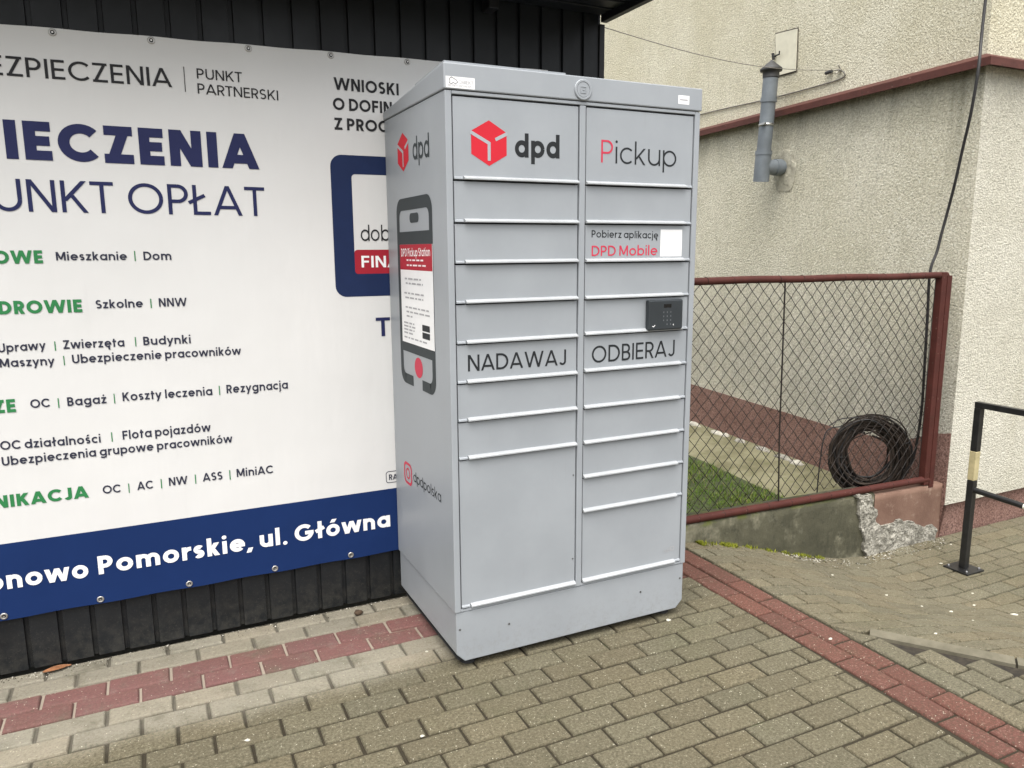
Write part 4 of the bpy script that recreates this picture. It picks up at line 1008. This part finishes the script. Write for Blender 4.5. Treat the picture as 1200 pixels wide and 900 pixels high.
fence = thing('fence', (2.3, FYY, .08), 'rust red tube framed chain link fence on the low wall beside the parcel locker', 'fence')
def rz(x, zl, zr): return zl + (zr - zl) * (x - 1.6) / 1.86
mb = MB(); mb.tube([(1.06 + (3.47 - 1.06) * i / 24, FYY + .0015 * math.sin(i * 1.3), rz(1.06 + (3.47 - 1.06) * i / 24, 1.354, 1.346) + .002 * math.sin(i * .9)) for i in range(25)], .0195, MAT['red_paint'], 14); mb.build('top_rail', fence)
mb = MB(); mb.tube([(1.06 + (3.45 - 1.06) * i / 24, FYY - .004, rz(1.06 + (3.45 - 1.06) * i / 24, .107, .072)) for i in range(25)], .0215, MAT['red_paint'], 14); mb.build('bottom_rail', fence)
mb = MB(); mb.box(3.405, FYY - .022, .04, 3.450, FYY + .022, 1.366, MAT['red_paint'], .003); mb.build('post', fence)
mb = MB(); mb.box(3.4515, FYY - .024, .02, 3.492, FYY - .018, 1.345, MAT['red_paint'], .001); mb.box(3.486, FYY - .017, .02, 3.492, FYY + .03, 1.345, MAT['red_paint'], .001); mb.build('angle_iron', fence)
mb = MB(); mb.tube([(2.163, FYY - .006, 1.352), (2.172, FYY - .008, .9), (2.180, FYY - .008, .5), (2.205, FYY - .004, .095)], .0045, MAT['wire'], 6); mb.build('tension_rod', fence)
mb = MB(); a_w = .0385; k = 0; x = 1.06
while x < 3.40:
    pts = []; z = 1.335; q = k % 2; i = 0
    zb_ = rz(x, .118, .085)
    while z > zb_:
        xx_ = x + (a_w if (i + k) % 2 else 0) + .0022 * mnoise.noise(Vector((x * 7, z * 5, 0))); y_ = FYY + (.0025 if (i % 2) else -.0025) + .004 * mnoise.noise(Vector((x * 2, z * 2, 3)))
        sag = .004 * mnoise.noise(Vector((x * 1.5, z * 1.5, 9)))
        if xx_ < 3.405: pts.append((xx_, y_, z + sag))
        z -= .0415; i += 1
    if len(pts) > 1: mb.tube(pts, 0.0023, MAT['wire'], 5, caps=False, smooth=False)
    if k % 2 == 0: mb.tube([(x, FYY, 1.334), (x - .004, FYY - .008, 1.341), (x + .006, FYY - .006, 1.347)], .0032, MAT['wire'], 5)
    x += a_w; k += 1
mb.build('wire_mesh', fence)
# wire ties on the rails
mb = MB()
for i in range(11):
    x = 1.62 + i * .165 + random.uniform(-.03, .03)
    for (zl, zr, r_) in ((1.354, 1.346, .0205), (.107, .072, .0225)):
        zc = rz(x, zl, zr); mb = MB(); mb.tube([(x + .002 * k, FYY - (.004 if zl < 1 else 0) + r_ * math.cos(k * .9), zc + r_ * math.sin(k * .9)) for k in range(8)], .0016, MAT['wire'], 4); mb.build('wire_tie', fence)

# coil of old cable behind the fence
mb = MB(); cc = Vector((3.31, .98, .165)); CR = Matrix.Rotation(R(-40), 3, 'Z'); random.seed(11)
for k in range(64):
    r_ = .202 + random.uniform(-.040, .038); ph = random.uniform(0, 6.28); tx, ty = random.uniform(-.10, .10), random.uniform(-.12, .12); off = Vector((random.uniform(-.03, .03), random.uniform(-.035, .04), random.uniform(-.018, .014)))
    pts = []; sp_ = random.uniform(5.6, 6.9)
    for i in range(40):
        a = ph + sp_ * i / 39; rj = r_ * (1 + .075 * math.sin(2 * a + k) + .03 * math.sin(5 * a + 2 * k))
        p = Vector((rj * .94 * math.cos(a), tx * rj * math.cos(a) + ty * rj * math.sin(a), rj * 1.08 * math.sin(a)))
        pts.append(cc + CR @ (off + p))
    mb.tube(pts, random.choice((.0045, .006, .0075)), random.choice((MAT['cable'], MAT['old_cable'], MAT['old_cable'])), 6)
for k in range(7):   # binding wraps and loose ends
    a = .5 + k * .9; c0_ = cc + CR @ Vector((.205 * math.cos(a), 0, .22 * math.sin(a))); er = CR @ Vector((math.cos(a), 0, math.sin(a)))
    mb.tube([c0_ + er * .045 * math.cos(t_ * .7) + Vector((0, 1, 0)) * .05 * math.sin(t_ * .7) for t_ in range(10)], .003, MAT['cable'], 5)
mb.tube(catmull([(3.17, 1.08, .36), (3.06, 1.12, .32), (3.02, 1.12, .1), (3.01, 1.12, -.19)]), .0045, MAT['cable'], 5); mb.tube(catmull([(3.30, .98, .42), (3.16, 1.08, .41), (3.08, 1.12, .36)]), .004, MAT['cable'], 5)
tag(mb.build('cable_coil', None), 'bundled coil of old dark cable leaning behind the chain link fence', 'cable coil')

# yard: turf behind the fence
mb = MB(); mb.add([(1.04, .80, -.215), (5.2, .80, -.215), (5.2, 3.0, -.215), (1.04, 3.0, -.215), (5.2, 9.5, -.215), (1.04, 9.5, -.215)], [[0, 1, 2, 3], [3, 2, 4, 5]], MAT['yard_soil']); struct(mb.build('lawn', None, recalc=False))
mb = MB(); random.seed(5)
for k in range(26000):
    y = .80 + 3.4 * random.random() ** 1.5; x = random.uniform(1.2, 3.15)
    lim = 2.90 + .17 * min(1, max(0, (y - .9) / 1.2)) + .03 * math.sin(y * 9)
    if x > lim + .05 * random.random() : continue
    z = -.218
    dens = mnoise.noise(Vector((x * 3, y * 3, 0)))
    if dens < -.35 and random.random() < .6: continue
    h = random.uniform(.015, .042) * (1 + .8 * dens) * (2.0 if random.random() < .04 else 1); a = random.uniform(0, 6.28); lean = random.uniform(.005, .035); w = random.uniform(.0014, .0026)
    ca, sa = math.cos(a), math.sin(a); g = random.random(); tn = (.050 + .065 * g + .03 * dens, .105 + .065 * g + .02 * dens, .008 + .012 * g) if random.random() > .12 else (.20, .18, .07)
    mb.add([(x - w * sa, y + w * ca, z), (x + w * sa, y - w * ca, z), (x + lean * .5 * ca + w * .7 * sa, y + lean * .5 * sa - w * .7 * ca, z + h * .6), (x + lean * .5 * ca - w * .7 * sa, y + lean * .5 * sa + w * .7 * ca, z + h * .6), (x + lean * 1.3 * ca, y + lean * 1.3 * sa, z + h)], [[0, 1, 2, 3], [3, 2, 4]], MAT['grass'], False, tn)
struct(mb.build('grass', None, recalc=False, tint=True), 'stuff', 'short green grass behind the chain link fence', 'grass')
# moss and tufts at the foot of the low wall
mb = MB(); random.seed(9)
for k in range(2600):
    x = 1.62 + .95 * random.random() ** 1.6; 
    y = .648 - abs(random.gauss(0, .022)); z = ramp_z(x, y) - .004
    if mnoise.noise(Vector((x * 9, 0, 0))) < .02 and random.random() < .93: continue
    h = random.uniform(.006, .022); a = random.uniform(0, 6.28); w = random.uniform(.002, .005); ca, sa = math.cos(a), math.sin(a); g = random.random()
    mb.add([(x - w * sa, y + w * ca, z), (x + w * sa, y - w * ca, z), (x + h * .7 * ca, y + h * .7 * sa, z + h)], [[0, 1, 2]], MAT['grass'], False, (.13 + .09 * g, .15 + .08 * g, .015 + .015 * g))
struct(mb.build('moss', None, recalc=False, tint=True), 'stuff', 'bright green moss and weeds along the foot of the low wall', 'moss')
# grit and crumbs swept against the shed wall and the low wall
mb = MB(); random.seed(21)
def crumb(x, y, z, r, m):
    a = random.uniform(0, 6.28); P_ = [(x + r * math.cos(a + q * 2.1) * random.uniform(.6, 1.2), y + r * math.sin(a + q * 2.1) * random.uniform(.6, 1.2), z) for q in range(3)]; mb.add(P_ + [(x, y, z + r * random.uniform(.5, 1.1))], [[0, 1, 3], [1, 2, 3], [2, 0, 3]], m)
for k in range(1500):
    x = random.uniform(-2.2, .1); y = .683 - abs(random.gauss(0, .028)); crumb(x, y, -.002, random.uniform(.0015, .0055), random.choice((MAT['stone_pale'], MAT['joint'], MAT['joint'], MAT['soil'])))
for k in range(700):
    x = random.uniform(2.2, 3.6); y = .635 - abs(random.gauss(0, .06)); crumb(x, y, ramp_z(x, y) - .002, random.uniform(.002, .010), random.choice((MAT['stone_pale'], MAT['mortar'], MAT['joint'])))
y = 1.9; s_ = 0
for k in range(16): blob(mb, (3.10 + .026 * k + random.uniform(-.02, .02), 1.12 - .017 * k + random.uniform(-.04, .04), -.185 + .03 * (k % 3)), (.06, .05, .055), random.choice((MAT['mortar'], MAT['soil'], MAT['apron'])), 50 + k)
while y < 4.2:
    p = flank(y, .06 + .03 * random.random()); L_ = random.uniform(.03, .10); zz = -.168
    blob(mb, (p.x, p.y, zz), (.035, L_, .030), random.choice((MAT['stone_pale'], MAT['collar'], MAT['mortar'])), s_); y += L_ * random.uniform(1.8, 4.5); s_ += 1
struct(mb.build('gravel', None), 'stuff', 'grit and crumbs along the foot of the walls', 'grit')

# ================================================================== HANDRAIL
hz = ramp_z(3.262, .25)
hr = thing('handrail', (3.262, .25, hz), 'black metal handrail with faded yellow bands on a bolted foot plate by the house', 'handrail')
mb = MB(); sq = .019
mb.box(3.243, .25 - sq, hz + .012, 3.281, .25 + sq, .205, MAT['black_paint'], .003); mb.box(3.243, .25 - sq, .375, 3.281, .25 + sq, .625, MAT['black_paint'], .003)
mb.box(3.2425, .25 - sq - .0005, .2055, 3.2815, .25 + sq + .0005, .3745, MAT['cream_paint'], .003); mb.build('post', hr)
mb = MB(); mb.box(3.243, -.62, .6255, 3.281, .25 + sq, .660 - .002, MAT['black_paint'], .003); mb.box(3.2425, -1.1, .625, 3.2815, -.6205, .6585, MAT['cream_paint'], .003); mb.box(3.243, -1.6, .6255, 3.281, -1.1005, .658, MAT['black_paint'], .003); mb.build('top_rail', hr)
mb = MB(); mb.tube([(3.262, .23, .150), (3.262, -.045, .138)], .0165, MAT['black_paint'], 12); mb.tube([(3.262, -.0455, .138), (3.262, -.40, .122)], .0168, MAT['white_paint'], 12); mb.tube([(3.262, -.4005, .122), (3.262, -1.55, .07)], .0165, MAT['black_paint'], 12); mb.build('lower_rail', hr)
mb = MB(); z2 = ramp_z(3.262, -1.58); mb.box(3.243, -1.599, z2, 3.281, -1.561, .625, MAT['black_paint'], .003); mb.build('post', hr)
mb = MB(); sx_ = -.0
mb.box(3.187, .175, hz + .001, 3.337, .325, hz + .011, MAT['black_paint'], .002); fp_ = mb.build('foot_plate', hr)
for dx, dy in ((-.055, -.055), (.055, -.055), (-.055, .055), (.055, .055)):
    mb = MB(); mb.tube([(3.262 + dx, .25 + dy, hz + .011), (3.262 + dx, .25 + dy, hz + .019), (3.262 + dx, .25 + dy, hz + .023)], [.009, .009, .004], MAT['screw'], 6); mb.build('bolt', fp_)

# ================================================================== LITTER
def petal(x, y, z, r, seed):
    m = MB(); random.seed(seed); n = 9; vs = [(x, y, z + r * .30)]
    for k in range(n): a = 2 * math.pi * k / n; q = r * random.uniform(.65, 1.15); vs.append((x + q * math.cos(a), y + q * .75 * math.sin(a), z + .0012 + r * .12 * random.random()))
    for k in range(n): vs.append((vs[1 + k][0], vs[1 + k][1], z - .0004))
    m.add(vs, [[0, 1 + k, 1 + (k + 1) % n] for k in range(n)] + [[1 + k, 1 + (k + 1) % n, 1 + n + (k + 1) % n, 1 + n + k] for k in range(n)], MAT['petal'], True)
    return m.build('petal', None)
spots = [(-.737, -.082, .011), (-.236, -.305, .009), (-.05, .18, .008), (.931, -.024, .015), (1.405, -.432, .012), (3.219, .361, .013), (2.361, .058, .010), (2.453, -.074, .010), (2.532, -.176, .012), (2.429, -.348, .009), (2.839, -.094, .012), (2.896, -.263, .022), (1.874, -.546, .009), (2.25, .30, .009), (3.0, .02, .009)]
plab = {0: 'white petal on the paving nearest the bottom left corner', 1: 'white petal on the paving below the locker front', 2: 'white petal beside the left flank of the locker', 3: 'larger white petal under the front right corner of the locker', 4: 'white petal lying on the red brick band', 11: 'largest white petal on the ramp paving at the right edge', 5: 'white petal near the handrail foot plate', 12: 'white petal beside the kerb strip of the ramp'}
for i, (x, y, r_) in enumerate(spots):
    z = ramp_z(x, y) + .0015 if x > 1.495 else .0015
    tag(petal(x, y, z, r_ * .85, 40 + i), plab.get(i, 'small white petal scattered on the sunken ramp paving'), 'petal', 'white petals on the paving')
mb = MB(); x, y = -1.314, .655; vs = []
for i in range(9):
    t_ = i / 8; w_ = .017 * math.sin(math.pi * min(.98, t_ + .04)) ** .7 + .001
    for q in (-1, 0, 1): vs.append((x - .045 + .09 * t_, y + w_ * q + .012 * t_, .004 + .004 * abs(q) + .003 * math.sin(math.pi * t_)))
mb.add(vs, [[i * 3 + q, i * 3 + q + 1, i * 3 + q + 4, i * 3 + q + 3] for i in range(8) for q in range(2)], MAT['leaf'], True)
tag(mb.build('dry_leaf', None, recalc=False), 'dry orange leaf lying at the foot of the dark shed wall', 'leaf')
mb = MB(); blob(mb, (-.206, .60, .008), (.018, .014, .013), MAT['lump'], 3); tag(mb.build('dirt_clod', None), 'small dark brown dirt clod on the pale paving by the shed wall', 'dirt clod')
